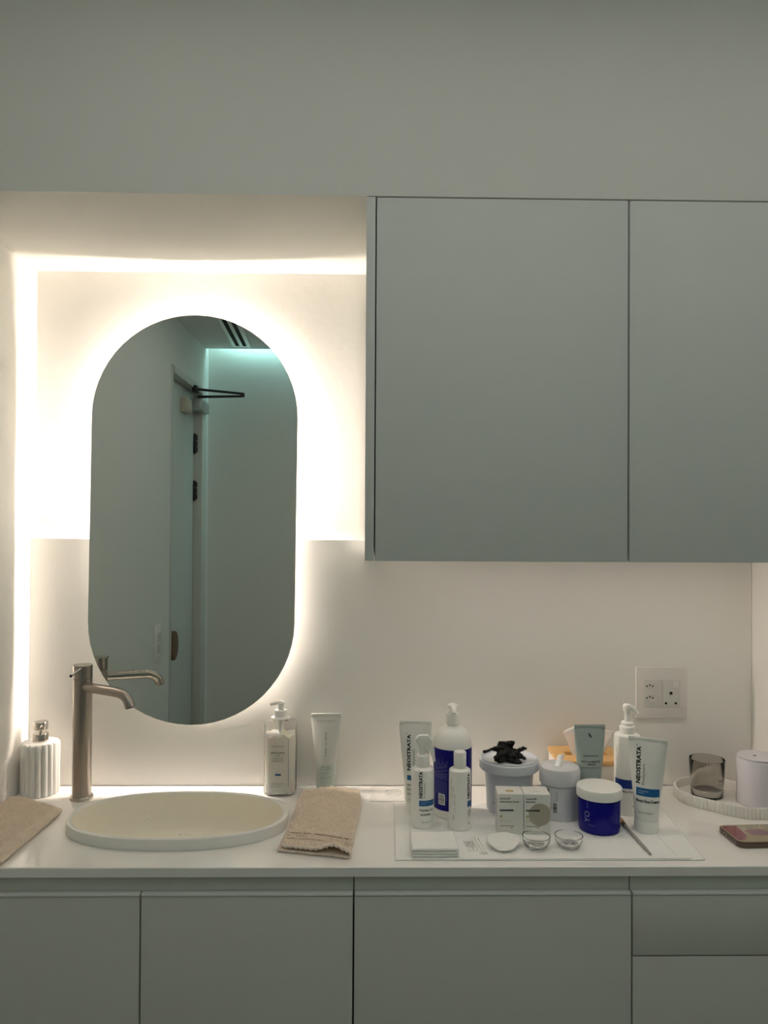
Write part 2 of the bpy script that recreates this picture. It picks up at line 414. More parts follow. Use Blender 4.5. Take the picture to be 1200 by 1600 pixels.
# base cabinets
def panel_box(b, x0, x1, y0, y1, z0, z1, t=.016):
    b.box(x0, x0 + t, y0, y1, z0, z1).box(x1 - t, x1, y0, y1, z0, z1).box(x0 + t, x1 - t, y0, y1, z0, z0 + t).box(x0 + t, x1 - t, y1 - .006, y1, z0 + t, z1)
    return b
def base_cabinet(name, label, cat, x0, x1, doors, drawers=None):
    t = thing(name, label, cat, ((x0 + x1) / 2, YF + .02, 0)); cx = (x0 + x1) / 2; oy = -(YF + .02)
    b = panel_box(B(), x0 + .0006 - cx, x1 - .0006 - cx, YF + .022 + oy, -.002 + oy, .10, .8845)
    b.build('carcass', CARC, t)
    B().box(x0 - cx + .001, x1 - cx - .001, .04, .055, .0, .0985).build('plinth', LAM_SHADED, t)
    B().box(x0 + .0008 - cx, x1 - .0008 - cx, YF + .013 + oy, YF + .0215 + oy, .835, .8845, .0006).build('finger_rail', LAM_SHADED, t)
    for (a, c, z0, z1, nm) in doors:
        b = B().box(a + .0013 - cx, c - .0013 - cx, YF + .0005 + oy, YF + .0125 + oy, z0, z1, .0008)
        o = b.build(nm, LAM_SHADED, t)
        if z1 > .85:   # rounded finger-grip lip along the top edge
            B().box(a + .0013 - cx, c - .0013 - cx, YF - .0007 + oy, YF + .012 + oy, z1 + .0002, z1 + .0044, .0015).build('grip_lip', LAM, o)
    return t
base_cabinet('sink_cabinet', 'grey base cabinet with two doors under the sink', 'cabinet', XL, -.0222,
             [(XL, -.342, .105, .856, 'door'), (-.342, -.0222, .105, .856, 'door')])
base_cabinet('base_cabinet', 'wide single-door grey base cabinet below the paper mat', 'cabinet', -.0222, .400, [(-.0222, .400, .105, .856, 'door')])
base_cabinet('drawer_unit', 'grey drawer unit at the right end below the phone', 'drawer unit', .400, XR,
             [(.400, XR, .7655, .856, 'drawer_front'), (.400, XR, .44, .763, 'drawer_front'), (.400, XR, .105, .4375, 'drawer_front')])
# wall cabinets
def wall_cabinet(label, x0, x1, end):
    t = thing('wall_cabinet', label, 'cabinet', ((x0 + x1) / 2, -.17, 1.3615)); cx = (x0 + x1) / 2; oy, oz = .17, -1.3615
    z0, z1 = 1.3635, ZN - .001
    xa = x0 + (.0145 if end else 0)
    B().box(xa + .0005 - cx, x1 - .0005 - cx, -.335 + oy, -.0012 + oy, z0 + oz + .006, z1 + oz).build('carcass', LAM, t)
    if end: B().box(x0 - cx, x0 + .0138 - cx, YF + .0005 + oy, -.0012 + oy, 1.3615 + oz, z1 + oz, .0005).build('end_panel', LAM, t)
    a = x0 + (.0158 if end else .0015)
    B().box(a - cx, x1 - .0013 - cx, YF - .001 + oy, -.3385 + oy, 1.3612 + oz, 1.9138 + oz, .0008).build('door', LAM, t)
    return t
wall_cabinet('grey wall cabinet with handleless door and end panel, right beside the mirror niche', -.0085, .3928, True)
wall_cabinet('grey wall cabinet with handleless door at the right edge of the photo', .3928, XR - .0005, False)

ul = thing('added_light_bar', 'added unseen light bar under the wall cabinets, brightening the worktop and backsplash', 'light', (.375, -.215, 1.3695))  # added, unseen: lifts the worktop and splash, not a known fitting
B().box(-.355, .355, -.012, .012, -.0035, -.0005).build('housing', HOUSING, ul)
B().box(-.350, .350, -.009, .009, -.0050, -.0036).build('diffuser', BARM, ul)

# ------------------------------------------------------------------ mirror
MC = Vector((-.3425, 0, 1.4225)); MR, MH = .1985, .1975
def stadium(r, h, n=28):
    p = [(r * cos(t), h + r * sin(t)) for t in [PI * k / n for k in range(n + 1)]]
    p += [(r * cos(t), -h + r * sin(t)) for t in [PI + PI * k / n for k in range(n + 1)]]
    return p
mi = thing('mirror', 'tall pill-shaped frameless mirror glowing from behind on the niche wall', 'mirror', MC)
mi.rotation_euler = (0, .009, 0)
def plate(r, y0, y1, name, m, bev=0, h=MH):
    return B().prism(stadium(r, h), y0, y1, bev).build(name, m, mi, sharp=30)
def strip(r, y0, y1, y2, y3, name, m):
    def path(rr):
        S = stadium(rr, MH); n_ = len(S) // 2
        zz = [MH * (1 - k / 6) for k in range(1, 12)] + [-.036, -.040]; zz.sort(reverse=True)
        return S[:n_] + [(-rr, z) for z in zz] + S[n_:] + [(rr, z) for z in sorted(zz)]
    P = path(r); Q = path(r + .002); n = len(P); sh = lambda z: 0
    vs = [(x, y0 + sh(z), z) for x, z in Q] + [(x, y1 + sh(z), z) for x, z in Q] + [(x, y1 + sh(z), z) for x, z in P] + [(x, y0 + sh(z), z) for x, z in P]
    fs = []
    for i in range(4):
        for k in range(n):
            l = (k + 1) % n; j = (i + 1) % 4; fs.append((i * n + k, i * n + l, j * n + l, j * n + k))
    return mesh(name, vs, fs, m, mi)
o = plate(MR, -.0285, -.0245, 'glass_edge', MEDGE)
vs = [(x, -.0287, z) for x, z in stadium(MR - .0006, MH, 48)]
me = bpy.data.meshes.new('mirror_glass'); me.from_pydata(vs, [], [tuple(range(len(vs)))]); fin('mirror_glass', me, MIRROR, mi, smooth=False)
plate(MR - .064, -.0243, -.0006, 'housing', HOUSING)
B().box(-.10, .10, .0, .0195, .0, .30).build('wall_bracket', HOUSING, mi)
strip(MR - .0635, -.0105, -.0025, 0, 0, 'led_strip', LEDM)

# ------------------------------------------------------------------ power socket
so = thing('power_socket', 'square white power outlet plate with dark pin holes on the backsplash', 'power socket', (.577, 0, 1.0852))
B().box(-.0507, .0507, -.0085, -.0003, -.0502, .0502, .0016).build('plate', SOCKET, so)
for x0, x1 in ((-.0352, .0008), (.0014, .0366)):
    B().box(x0, x1, -.0098, -.0086, -.0279, .0257, .0005).build('socket_module', SOCKIN, so)
for zc in (.0135, -.0095):
    hx = [(-.0152, 0), (-.0152 + .0055, .0068), (.0055, .0068), (.0125, 0), (.0055, -.0068), (-.0152 + .0055, -.0068)]
    b = B().prism([(x - .0185, z + zc) for x, z in hx], -.0103, -.0096)
    r_ = b.build('euro_recess', CARDBE if False else SOCKIN, so)
    rim = B()
    for (p, q) in zip(hx, hx[1:] + hx[:1]):
        rim.tube([(p[0] - .0185, -.0104, p[1] + zc), (q[0] - .0185, -.0104, q[1] + zc)], .0005, 6)
    rim.build('recess_rim', SOCKET, so)
    for dx, dz in ((-.0118, .0), (-.0058, .002), (0, .0)):
        B().lathe([(0, 0), (.00155, 0), (.00155, .0004), (0, .0004)], 16).build('pin_hole', BLACK, so, loc=None).matrix_local = Matrix.Translation((-.0185 + dx, -.0104, zc + dz)) @ Matrix.Rotation(PI / 2, 4, 'X')
for x, z, r in ((.0178, -.0005, .0032), (.0078, -.0202, .0024), (.0273, -.0202, .0024)):
    B().lathe([(0, 0), (r, 0), (r, .0004), (0, .0004)], 20).build('pin_hole', BLACK, so).matrix_local = Matrix.Translation((x, -.0099, z)) @ Matrix.Rotation(PI / 2, 4, 'X')
B().box(.0225, .0335, -.0122, -.0096, .0105, .0232, .0008).build('rocker_switch', SOCKET, so)

# ------------------------------------------------------------------ tap
tp = thing('tap', 'tall brushed nickel basin tap with a curved spout left of the sink', 'tap', (-.5365, -.0700, CT))
B().lathe([(.0, .0), (.0213, .0), (.0213, .005), (.0205, .0062), (.0178, .0066), (.0178, .0075), (0, .0075)], 48, (0, 0, .0002)).build('base_ring', CHROME, tp)
B().lathe([(0, .0076), (.0170, .0076), (.0172, .01), (.0176, .2245), (.0172, .2250), (0, .2250)], 48).build('column', NICKEL, tp)
B().lathe([(0, .2258), (.0172, .2258), (.0177, .2264), (.0177, .2490), (.0172, .2497), (0, .2500)], 48).build('lever_cap', NICKEL, tp)
ps = smooth_path([(.008, -.008, .2100), (.04, -.024, .2090), (.078, -.043, .2075), (.092, -.0505, .2045), (.1015, -.0555, .1965), (.1065, -.058, .184)], 7)
B().tube(ps, .0090, 24).build('spout', NICKEL, tp)
B().tube([(.1063, -.0579, .1842), (.1068, -.0582, .1825)], .0072, 20).build('aerator', DARK, tp)
B().tube([(.0035, -.0150, .2462), (-.001, -.054, .2395)], .0021, 12).build('lever_pin', CHROME, tp)
B().tube([(-.001, -.0541, .2395), (-.001, -.0548, .2395)], .0026, 12).build('pin_tip', DARK, tp)

# ------------------------------------------------------------------ soap dispenser
sd = thing('soap_dispenser', 'white fluted ceramic soap dispenser with a steel pump in the left corner', 'soap dispenser', (-.6268, -.0385, CT + .0003))
fl = lambda a, z: -.0052 * (1 - abs(sin(a * 9 + .4)) ** .6)
B().lathe([(0, 0), (.0330, 0), (.0345, .002), (.0352, .006), (.0352, .092), (.0345, .0955), (.033, .0975), (.026, .0978), (0, .0980)], 306, ripple=lambda a, z: fl(a, z) if .0005 < z < .0976 else fl(a, z) * .6).build('body', FLUTE, sd, sharp=60)
B().lathe([(0, .098), (.0145, .098), (.0145, .112), (.0138, .1135), (0, .1138)], 40).build('pump_collar', CHROME, sd)
B().lathe([(0, .1138), (.0032, .1138), (.0032, .121), (0, .121)], 20).build('pump_stem', CHROME, sd)
B().lathe([(0, .1210), (.0130, .1212), (.0134, .122), (.0134, .1335), (.0125, .1352), (0, .1360)], 40).build('pump_cap', CHROME, sd)
B().tube([(.0060, -.0117, .1285), (.0082, -.0155, .1270)], [.0028, .0022], 12).build('pump_nozzle', CHROME, sd)
B().tube([(.00822, -.01555, .12698), (.00828, -.01565, .12694)], .0016, 12).build('nozzle_hole', BLACK, sd)

# ------------------------------------------------------------------ pump and bottle builders

# clear pump bottle (cleanser)
cb = thing('pump_bottle', 'clear pump bottle half full of cream lotion between sink and tube', 'bottle', (-.1705, -.0330, CT + .0003))
prof = [(0, 0), (.0270, 0), (.0298, .0012), (.0309, .004), (.0309, .130), (.0300, .1345), (.0275, .1370), (.0125, .1385), (.0115, .1400), (.0115, .1440)]
inner = [(.0100, .1440), (.0100, .1375), (.0262, .1352), (.0286, .1325), (.0292, .129), (.0292, .0055), (.028, .0035), (0, .0035)]
B().lathe(prof + inner, 64, n=2.6, sy=.93).build('bottle_shell', CLEAR, cb, sharp=50)
rp = lambda a, z: (.0012 * sin(3 * a + 1) + .0008 * sin(7 * a)) if z > .10 else 0
lo = B().lathe([(0, .0040), (.0272, .0040), (.0288, .007), (.0288, .108), (.0280, .112), (.025, .113), (.018, .111), (.0, .110)], 64, n=2.6, sy=.93)
lv = [(x, y, z + (.0022 * sin(9 * math.atan2(y, x)) + .0025 * sin(4 * math.atan2(y, x) + 1) if z > .1065 else 0)) for x, y, z in lo.v]
mesh('lotion', lv, lo.f, CREAM, cb, sharp=60)
def sq(u, v, a=.0309, b=.0309 * .93, n=2.6, off=.0003):
    u = max(-a * .995, min(a * .995, u)); return (u, -b * (1 - abs(u / a) ** n) ** (1 / n) - off, v)
P = Print(sq).text('SKINCEUTICALS', -.002, .0945, .0028, bold=0, width=.0250); P.build('brand_print', GREYINK, cb)
P = Print(sq).text('GENTLE CLEANSER', -.002, .0822, .0030, width=.0262, bold=.02); P.build('name_print', INK, cb)
P = Print(sq).text('CREAM', -.002, .0768, .0022, bold=0)
for v, wd, t in ((.0722, .020, 'PROTECTIVE CARE'), (.0690, .019, 'CLEANSING CREAM'), (.0660, .024, 'FOR SENSITIVE SKIN TYPES')): P.text(t, -.002, v, .0019, width=wd, bold=0)
P.text('PROFESSIONAL SIZE ONLY', -.002, .0240, .0018, width=.026, bold=0).text('480 ml / 16.2 fl oz', -.005, .0190, .0019, width=.020, bold=0)
P.rect(-.0155, -.0100, .0766, .0769).rect(.0058, .0115, .0766, .0769); P.build('small_print', GREYINK, cb)
P = Print(sq).rect(-.0070, .0042, .0395, .0430); P.build('blue_mark', TEALB, cb)
P = Print(sq).rect(.0176, .0182, .018, .108, 1); P.build('label_edge', GREYINK, cb)
B().lathe([(0, .1405), (.0180, .1405), (.0185, .1412), (.0185, .1425), (.0125, .1445), (.0120, .1450), (.0120, .1555), (.0112, .1565), (.0075, .1570), (0, .1570)], 40, ripple=lambda a, z: .0002 * sin(24 * a) if .145 < z < .1556 else 0).build('pump_collar', WPL, cb)
hb = B().lathe([(0, .1570), (.0055, .1570), (.0055, .1655), (.0070, .1680), (.0078, .1700), (.0070, .1715), (0, .1722)], 24)
hb.tube(smooth_path([(.004, 0, .1700), (-.006, -.001, .1700), (-.0135, -.002, .1690), (-.0205, -.003, .1672)], 5), [.0045] * 5 + [.0036] * 5 + [.0028] * 5 + [.0018], 14)
hb.build('pump_head', WPL, cb)
B().tube([(0, 0, .142), (0, 0, .118), (0, 0, .112)], [.0065, .005, .003], 16).build('dip_tube', WPL, cb)

# ------------------------------------------------------------------ squeezy tubes
def make_tube(name, label, loc, rz, m, wt, wb, z0, z1, caph, capr, capm, lean=(0, 0), tb=None):
    t = thing(name, label, 'tube', loc, rz)
    t.rotation_euler = (lean[0], lean[1], rz)
    tb = tb or wb
    def sec(z):
        s = min(1, max(0, (z - z0) / (z1 - .006 - z0))); sm = s * s * (3 - 2 * s)
        w_ = wb + (wt - wb) * (.55 * s + .45 * sm); th = tb * (1 - s) ** .8 * (1 - .0 * s) + .0012
        return w_, th
    zs = [z0 + (z1 - z0 - .006) * k / 30 for k in range(31)] + [z1 - .0058, z1 - .0004, z1]
    N = 48; vs = []; fs = []
    for i, z in enumerate(zs):
        w_, th = sec(z)
        if i == len(zs) - 1: w_ -= .0006; th *= .6
        if i == 31: th = .0018
        for k in range(N):
            a = 2 * PI * k / N; vs.append((w_ / 2 * cos(a), th / 2 * sin(a), z))
    for i in range(len(zs) - 1):
        for k in range(N):
            l = (k + 1) % N; fs.append((i * N + k, i * N + l, (i + 1) * N + l, (i + 1) * N + k))
    fs += [tuple(range(N))[::-1], tuple((len(zs) - 1) * N + k for k in range(N))]
    mesh('tube_body', vs, fs, m, t, sharp=50)
    B().box(-wt / 2 + .0004, wt / 2 - .0004, -.0011, .0011, z1 - .0055, z1 - .0003, .0004).build('crimp_seal', m, t)
    B().lathe([(0, 0), (capr - .0012, 0), (capr, .0012), (capr * 1.005, caph - .001), (capr * .99, caph), (0, caph)], 48).build('cap', capm, t)
    def fn(u, v):
        w_, th = sec(v); q = max(0, 1 - (2 * u / w_) ** 2)
        return (u, -th / 2 * math.sqrt(q) - .0003, v)
    return t, fn
t, fn = make_tube('cream_tube', 'silver-white tube with pale green foot standing behind the folded towel', (-.0835, -.0225, CT + .0003), 0, EXU, .0580, .0370, .0145, .1475, .0150, .0185, GREENBAND)
P = Print(fn).text('exuviance', 0, .1335, .0062, width=.034, bold=0); P.build('brand_print', PINKINK, t)
P = Print(fn).text('PURIFY  &  REFINE', 0, .0905, .0020, vert=True, width=.0460, bold=.03); P.build('side_print', GREYINK, t)
P = Print(fn)
for k in range(12): P.rect(-.0200 + .0, .0200, .0160 + k * .0031, .0160 + (k + 1) * .0031, 10)
P.build('green_print', GREENBAND, t)
fo = lambda u, v: tuple(Vector(fn(u, v)) + Vector((0, -.0002, 0)))
P = Print(fo).text('DEEP CLEAN', 0, .0480, .0026, width=.018).text('AHA CLEANSER', 0, .0440, .0026, width=.022)
P.rect(-.0175, .0175, .0405, .0408).rect(-.017, .017, .0312, .0315).text('MICRO-EXFOLIATING', -.003, .0375, .0016, width=.022, bold=0).text('POLYHYDROXY', -.003, .0350, .0016, width=.018, bold=0)
P.text('212 mL/7.2 fl oz', 0, .0280, .0022, width=.022); P.build('foot_print', GREYINK, t)

t, fn = make_tube('cream_tube', 'tall white tube with black and blue print at the left, behind the spray bottle', (.0835, -.1290, CT + .0018), 0, TUBEW, .0590, .0350, .0170, .1600, .0185, .0168, WPL)
P = Print(fn).text('NEOSTRATA', -.0120, .1040, .0056, vert=True, width=.0630, bold=.045).text('\u00ae', -.0148, .1375, .0022, bold=0)
for k, (v, l) in enumerate(((.048, .006), (.040, .007), (.032, .006), (.024, .003))): P.text('BHA'[:3] if k < 3 else '.', -.0115, v, .0030, width=l)
P.build('brand_print', INK, t)
P = Print(fn).text('ProSystem', -.0035, .0920, .0040, vert=True, width=.036, bold=0); P.build('line_print', GREYINK, t)
P = Print(fn).rect(-.0152, -.0015, .0560, .0648); P.build('blue_mark', TEALB, t)

t, fn = make_tube('cream_tube', 'white tube with a blue stripe angled towards the right, in front of the pump bottle', (.4690, -.2235, CT + .0018), -.42, TUBEW, .0635, .0385, .0185, .1560, .0195, .0200, WPL, lean=(0, .015))
P = Print(fn).text('NEOSTRATA', -.0135, .1100, .0066, vert=True, width=.0600, bold=.045).text('\u00ae', -.0168, .1420, .0024, bold=0)
P.text('Bionic Face Cream', .0020, .0530, .0046, width=.0360, bold=.035); P.build('brand_print', INK, t)
P = Print(fn).text('ProSystem', -.0055, .0960, .0046, vert=True, width=.0340, bold=0).text('Net Wt. 227 g/8 oz', -.0005, .0345, .0029, width=.0235, bold=0); P.build('small_print', GREYINK, t)
P = Print(fn).rect(-.0165, .0205, .0610, .0740); P.build('blue_stripe', TEALB, t)
fo = lambda u, v, fn=fn: tuple(Vector(fn(u, v)) + Vector((0, -.0002, 0)))
P = Print(fo).text('RESURFACING', -.0050, .0690, .0016, width=.016, bold=0).text('HYDRATE', -.0090, .0655, .0016, width=.009, bold=0); P.build('stripe_print', WHINK, t)

t, fn = make_tube('cream_tube', 'sage green tube with a small dark emblem standing behind the blue jar', (.3935, -.1500, CT + .0018), 0, TEALTUBE, .0560, .0345, .0170, .1585, .0185, .0170, TEALTUBE)
P = Print(fn).text('S', -.0012, .1405, .0052, bold=.05).text('S', .0014, .1375, .0040, bold=.05); P.build('emblem', DARK, t)
P = Print(fn).text('SKINCEUTICALS', 0, .1045, .0030, width=.0270, bold=.01)
P.text('PHYTO CORRECTIVE', 0, .0945, .0032, width=.0330, bold=.02).text('MASQUE', .001, .0900, .0028, width=.0140, bold=.02)
P.rect(-.0185, .0185, .0845, .0850).text('HYDRATING BOTANICAL CALMING MASQUE', 0, .0828, .0014, width=.034, bold=0); P.build('print', INK, t)

# ------------------------------------------------------------------ spray bottle
sb = thing('spray_bottle', 'white trigger spray bottle with a blue stripe behind the gauze pad', 'bottle', (.0918, -.2006, CT + .0018))
B().lathe([(0, 0), (.0182, 0), (.0196, .0015), (.0198, .004), (.0198, .0935), (.0190, .0970), (.0165, .0990), (.0118, .1000), (.0112, .1015), (0, .1015)], 48).build('bottle_body', WPL, sb)
B().lathe([(0, .1015), (.0112, .1015), (.0114, .103), (.0114, .1185), (.0106, .1200), (0, .1200)], 40, ripple=lambda a, z: .00015 * sin(30 * a)).build('collar', WPL, sb)
k = 1 / 915
P0 = lambda x, y: ((x - 660) * k, .1155 + (1176 - y) * k * 1.0 + .004)
hd = [P0(*p) for p in ((649, 1149), (654, 1144.5), (668, 1144), (673, 1149), (669, 1157), (663, 1162), (662.5, 1177), (655.5, 1177), (656, 1167), (651, 1158))]
B().prism(hd, -.0058, .0058, .0012).build('spray_head', WPLG, sb)
tr = [P0(*p) for p in ((669, 1148), (675, 1150), (678, 1166), (680, 1185), (676, 1185), (672, 1172), (669, 1160))]
B().prism(tr, -.0040, .0040, .0010).build('trigger', WPLG, sb).rotation_euler.z = -.12
B().tube([(P0(650.5, 1152)[0] + .002, 0, P0(650.5, 1152)[1]), (P0(649, 1152)[0], 0, P0(649, 1152)[1])], .0034, 14).build('nozzle', WPL, sb)
F = cyl(.0198)
P = Print(F).text('NEOSTRATA', -.0040, .0745, .0056, vert=True, width=.0450, bold=.045).text('\u00ae', -.0062, .0982, .0018, bold=0)
P.text('Foaming Acid', .0063, .0322, .0036, width=.0245, bold=.02).text('neutralizer', .0045, .0250, .0036, width=.0190, bold=.02); P.build('brand_print', INK, sb)
P = Print(F).text('ProSystem', .0020, .0655, .0032, vert=True, width=.0245, bold=0).text('200 mL/6.7 fl oz', .0065, .0120, .0024, width=.0190, bold=0); P.build('small_print', GREYINK, sb)
P = Print(F).rect(-.0072, .0225, .0390, .0485, 16); P.build('blue_stripe', TEALB, sb)
F2 = cyl(.0198, .0005)
P = Print(F2).text('PROFESSIONAL', .0040, .0452, .0018, width=.017, bold=0).text('USE ONLY', -.0005, .0418, .0016, width=.008, bold=0); P.build('stripe_print', WINK, sb)

# ------------------------------------------------------------------ big blue-label pump bottle
bb = thing('pump_bottle', 'large round-shouldered white pump bottle with a cobalt blue label', 'bottle', (.1485, -.1480, CT + .0018))
R = .0340
B().lathe([(0, 0), (.0312, 0), (.0334, .002), (R, .006), (R, .1225)] + [(.0100 + (R - .0100) * cos(t) , .1225 + .0335 * sin(t)) for t in [PI / 2 * k / 14 for k in range(1, 14)]] + [(.0100, .1575), (.0100, .160), (0, .160)], 64).build('bottle_body', WPL, bb)
B().lathe([(0, .1585), (.0110, .1585), (.0122, .1595), (.0122, .1770), (.0112, .1785), (0, .1785)], 40, ripple=lambda a, z: .00015 * sin(36 * a)).build('collar', WPL, bb)
hb = B().lathe([(0, .1785), (.0048, .1785), (.0052, .1850), (.0070, .1885), (.0088, .1900), (.0092, .1925), (.0070, .1945), (0, .1950)], 28)
hb.tube(smooth_path([(0, 0, .1905), (0, -.010, .1895), (.0, -.018, .1868), (0, -.023, .1825)], 5), [.0056] * 6 + [.0046] * 6 + [.0036] * 4, 14)
hb.build('pump_head', WPL, bb)
F = cyl(R)
P = Print(F).rect(-1.45 * R, .035 * R, .0150, .1210, 30); P.build('blue_label', COBALT, bb)
P = Print(F).rect(.16 * R, 1.45 * R, .0150, .1210, 30); P.build('side_label', COBALT, bb)
F2 = cyl(R, .0005)
P = Print(F2)
for i in range(13): P.text('Directions: apply to face', -.0400 + i * .0022, .068 + (i % 3) * .002, .0011, vert=True, width=.068 - (i % 4) * .006, bold=0)
P.build('label_print', WINK, bb)
P = Print(F2).rect(-.0300, -.0165, .0250, .0440, 6); P.build('barcode_field', WHINK, bb)
P = Print(cyl(R, .0007)); barcode(P, -.0285, -.0180, .0265, .0425, False); P.build('barcode', INK, bb)

# ------------------------------------------------------------------ small flip-cap bottle
lb = thing('lotion_bottle', 'slim white bottle with a plain cylindrical cap in front of the cobalt label', 'bottle', (.1545, -.2102, CT + .0018))
B().lathe([(0, 0), (.0170, 0), (.0183, .0014), (.0186, .004), (.0186, .0950), (.0178, .0985), (.0150, .1005), (.0105, .1012), (.0095, .1020), (0, .102)], 48).build('bottle_body', WPL, lb)
B().lathe([(0, .1018), (.0104, .1018), (.0107, .1030), (.0107, .1270), (.0098, .1285), (.0, .1282)], 40).build('cap', WPL, lb)
F = cyl(.0186)
P = Print(F).text('NEOSTRATA', .0150, .0740, .0056, vert=True, width=.0420, bold=.045).text('glycolic', .0178, .0330, .0030, width=.010).text('acid peel', .0180, .0285, .0030, width=.0105).text('20 %', .0172, .0240, .0030, width=.007).text('60 mL', .0170, .0120, .0024, width=.007); P.build('brand_print', INK, lb)
P = Print(F).text('ProSystem', .0212, .0640, .0030, vert=True, width=.024, bold=0)
for i in range(3): P.text('(1) (2) (3)', -.0175 + i * .0034, .070 - i * .012, .0016, vert=True, width=.030, bold=0)
P.text('Read', -.0130, .022, .0022, vert=True, width=.008); P.build('small_print', GREYINK, lb)
P = Print(F).rect(.0120, .0290, .0395, .0495, 12); P.build('blue_stripe', TEALB, lb)

# ------------------------------------------------------------------ bucket
bk = thing('plastic_tub', 'large pale grey plastic tub with a flanged lid under the black glove', 'tub', (.2534, -.1270, CT + .0018))
B().lathe([(0, 0), (.0385, 0), (.0400, .0015), (.0412, .030), (.0440, .072), (.0462, .0735), (.0462, .0765), (.0445, .078), (0, .078)], 64).build('tub_body', GREYPL, bk)
B().lathe([(.0455, .0745), (.0515, .0740), (.0535, .0760), (.0538, .0850), (.0528, .0900), (.0500, .0925), (.0480, .0925), (.0465, .0905), (.0300, .0900), (0, .0900), ], 72).build('lid', GREYPL, bk)
B().tube([(.050 * cos(t), .050 * sin(t) , .0930 + .0) for t in [PI * 2 * k / 60 for k in range(61)]], .0009, 8).build('lid_ridge', GREYPL, bk)
P = Print(flat(0)); F = lambda u, v: ((.0400 + .0001 * 0 + v * .048) * sin(u / .04) * 1.01, -(.0400 + v * .048) * cos(u / .04) * 1.01, v)
P = Print(F).text('ALGI', -.0330, .0200, .0040, width=.010); P.build('print', GREYINK, bk)
o = tag(B().box(-.018, .012, -.006, .006, -.0004, .0004, .0001).build('lid_sticker', mat('sticker_paper', (.72, .72, .70), .5), bk), 'small pale sticker')
o.location = (-.024, -.020, .0908); o.rotation_euler = (0, 0, -.35)

# glove
gl = B()
def blob(c, r, s=(1, 1, 1), seed=0, amp=.25, fr=90):
    bm = bmesh.new(); bmesh.ops.create_icosphere(bm, subdivisions=4, radius=1)
    vs = []
    for v in bm.verts:
        d = v.co.normalized(); q = 1 + amp * noise.noise(Vector((d.x * 2.3 + seed, d.y * 2.3, d.z * 2.3))) + amp * .6 * noise.noise(Vector((d.x * 6 + seed, d.y * 6, d.z * 6)))
        vs.append((c[0] + d.x * r * s[0] * q, c[1] + d.y * r * s[1] * q, c[2] + d.z * r * s[2] * q))
    bm.verts.index_update(); gl.add(vs, [[v.index for v in f.verts] for f in bm.faces]); bm.free()
# local frame: x right, y depth, z up; centre on lid top
blob((.003, -.002, .011), .017, (1.15, 1.0, .75), 1)
blob((-.004, .004, .022), .012, (1.25, .9, .8), 4)
blob((.012, -.008, .010), .011, (1, 1, .85), 7)
def fing(pts, r): gl.tube(smooth_path(pts, 5), r if isinstance(r, list) else r, 12)
fing([(-.012, .004, .016), (-.024, .006, .019), (-.032, .002, .0185), (-.0405, -.002, .0165)], .0034)
fing([(-.006, -.012, .006), (-.014, -.020, .006), (-.0195, -.024, .0085), (-.0245, -.026, .0150)], .0042)
fing([(.010, .0, .014), (.020, .0, .018), (.026, .0, .021), (.030, .0, .0255)], .0040)
fing([(.012, -.008, .010), (.021, -.012, .011), (.0265, -.013, .008), (.028, -.014, .0045)], .0038)
fing([(-.014, .0, .024), (-.018, .002, .0235), (-.020, .002, .0215)], .0040)
fing([(.0, -.016, .0045), (.010, -.022, .0040), (.018, -.020, .0040)], .0040)
# cuff: flattened roll standing on top
bm = B().box(-.0165, .0105, -.003, .009, .018, .0365, .003, 3)
gl.add([(x + (z - .018) * .08, y, z + .0012 * sin(x * 200)) for x, y, z in bm.v], bm.f)
g = gl.build('rubber_glove', NITRILE, None, sharp=180)
g.location = (.2490, -.1340, .9922); g.scale = (1.06, 1.0, .90)
md = g.modifiers.new('r', 'REMESH'); md.mode = 'VOXEL'; md.voxel_size = .0011; md.use_smooth_shade = True
tx = bpy.data.textures.new('crumple', 'CLOUDS'); tx.noise_scale = .010; tx.noise_depth = 3
md = g.modifiers.new('d', 'DISPLACE'); md.texture = tx; md.strength = .0085; md.mid_level = .5; md.texture_coords = 'LOCAL'
tx2 = bpy.data.textures.new('crumple_fine', 'CLOUDS'); tx2.noise_scale = .0035; tx2.noise_type = 'HARD_NOISE'
md = g.modifiers.new('d2', 'DISPLACE'); md.texture = tx2; md.strength = .0022; md.mid_level = .5; md.texture_coords = 'LOCAL'
tag(g, 'crumpled black nitrile glove lying on the lid of the grey tub', 'glove')

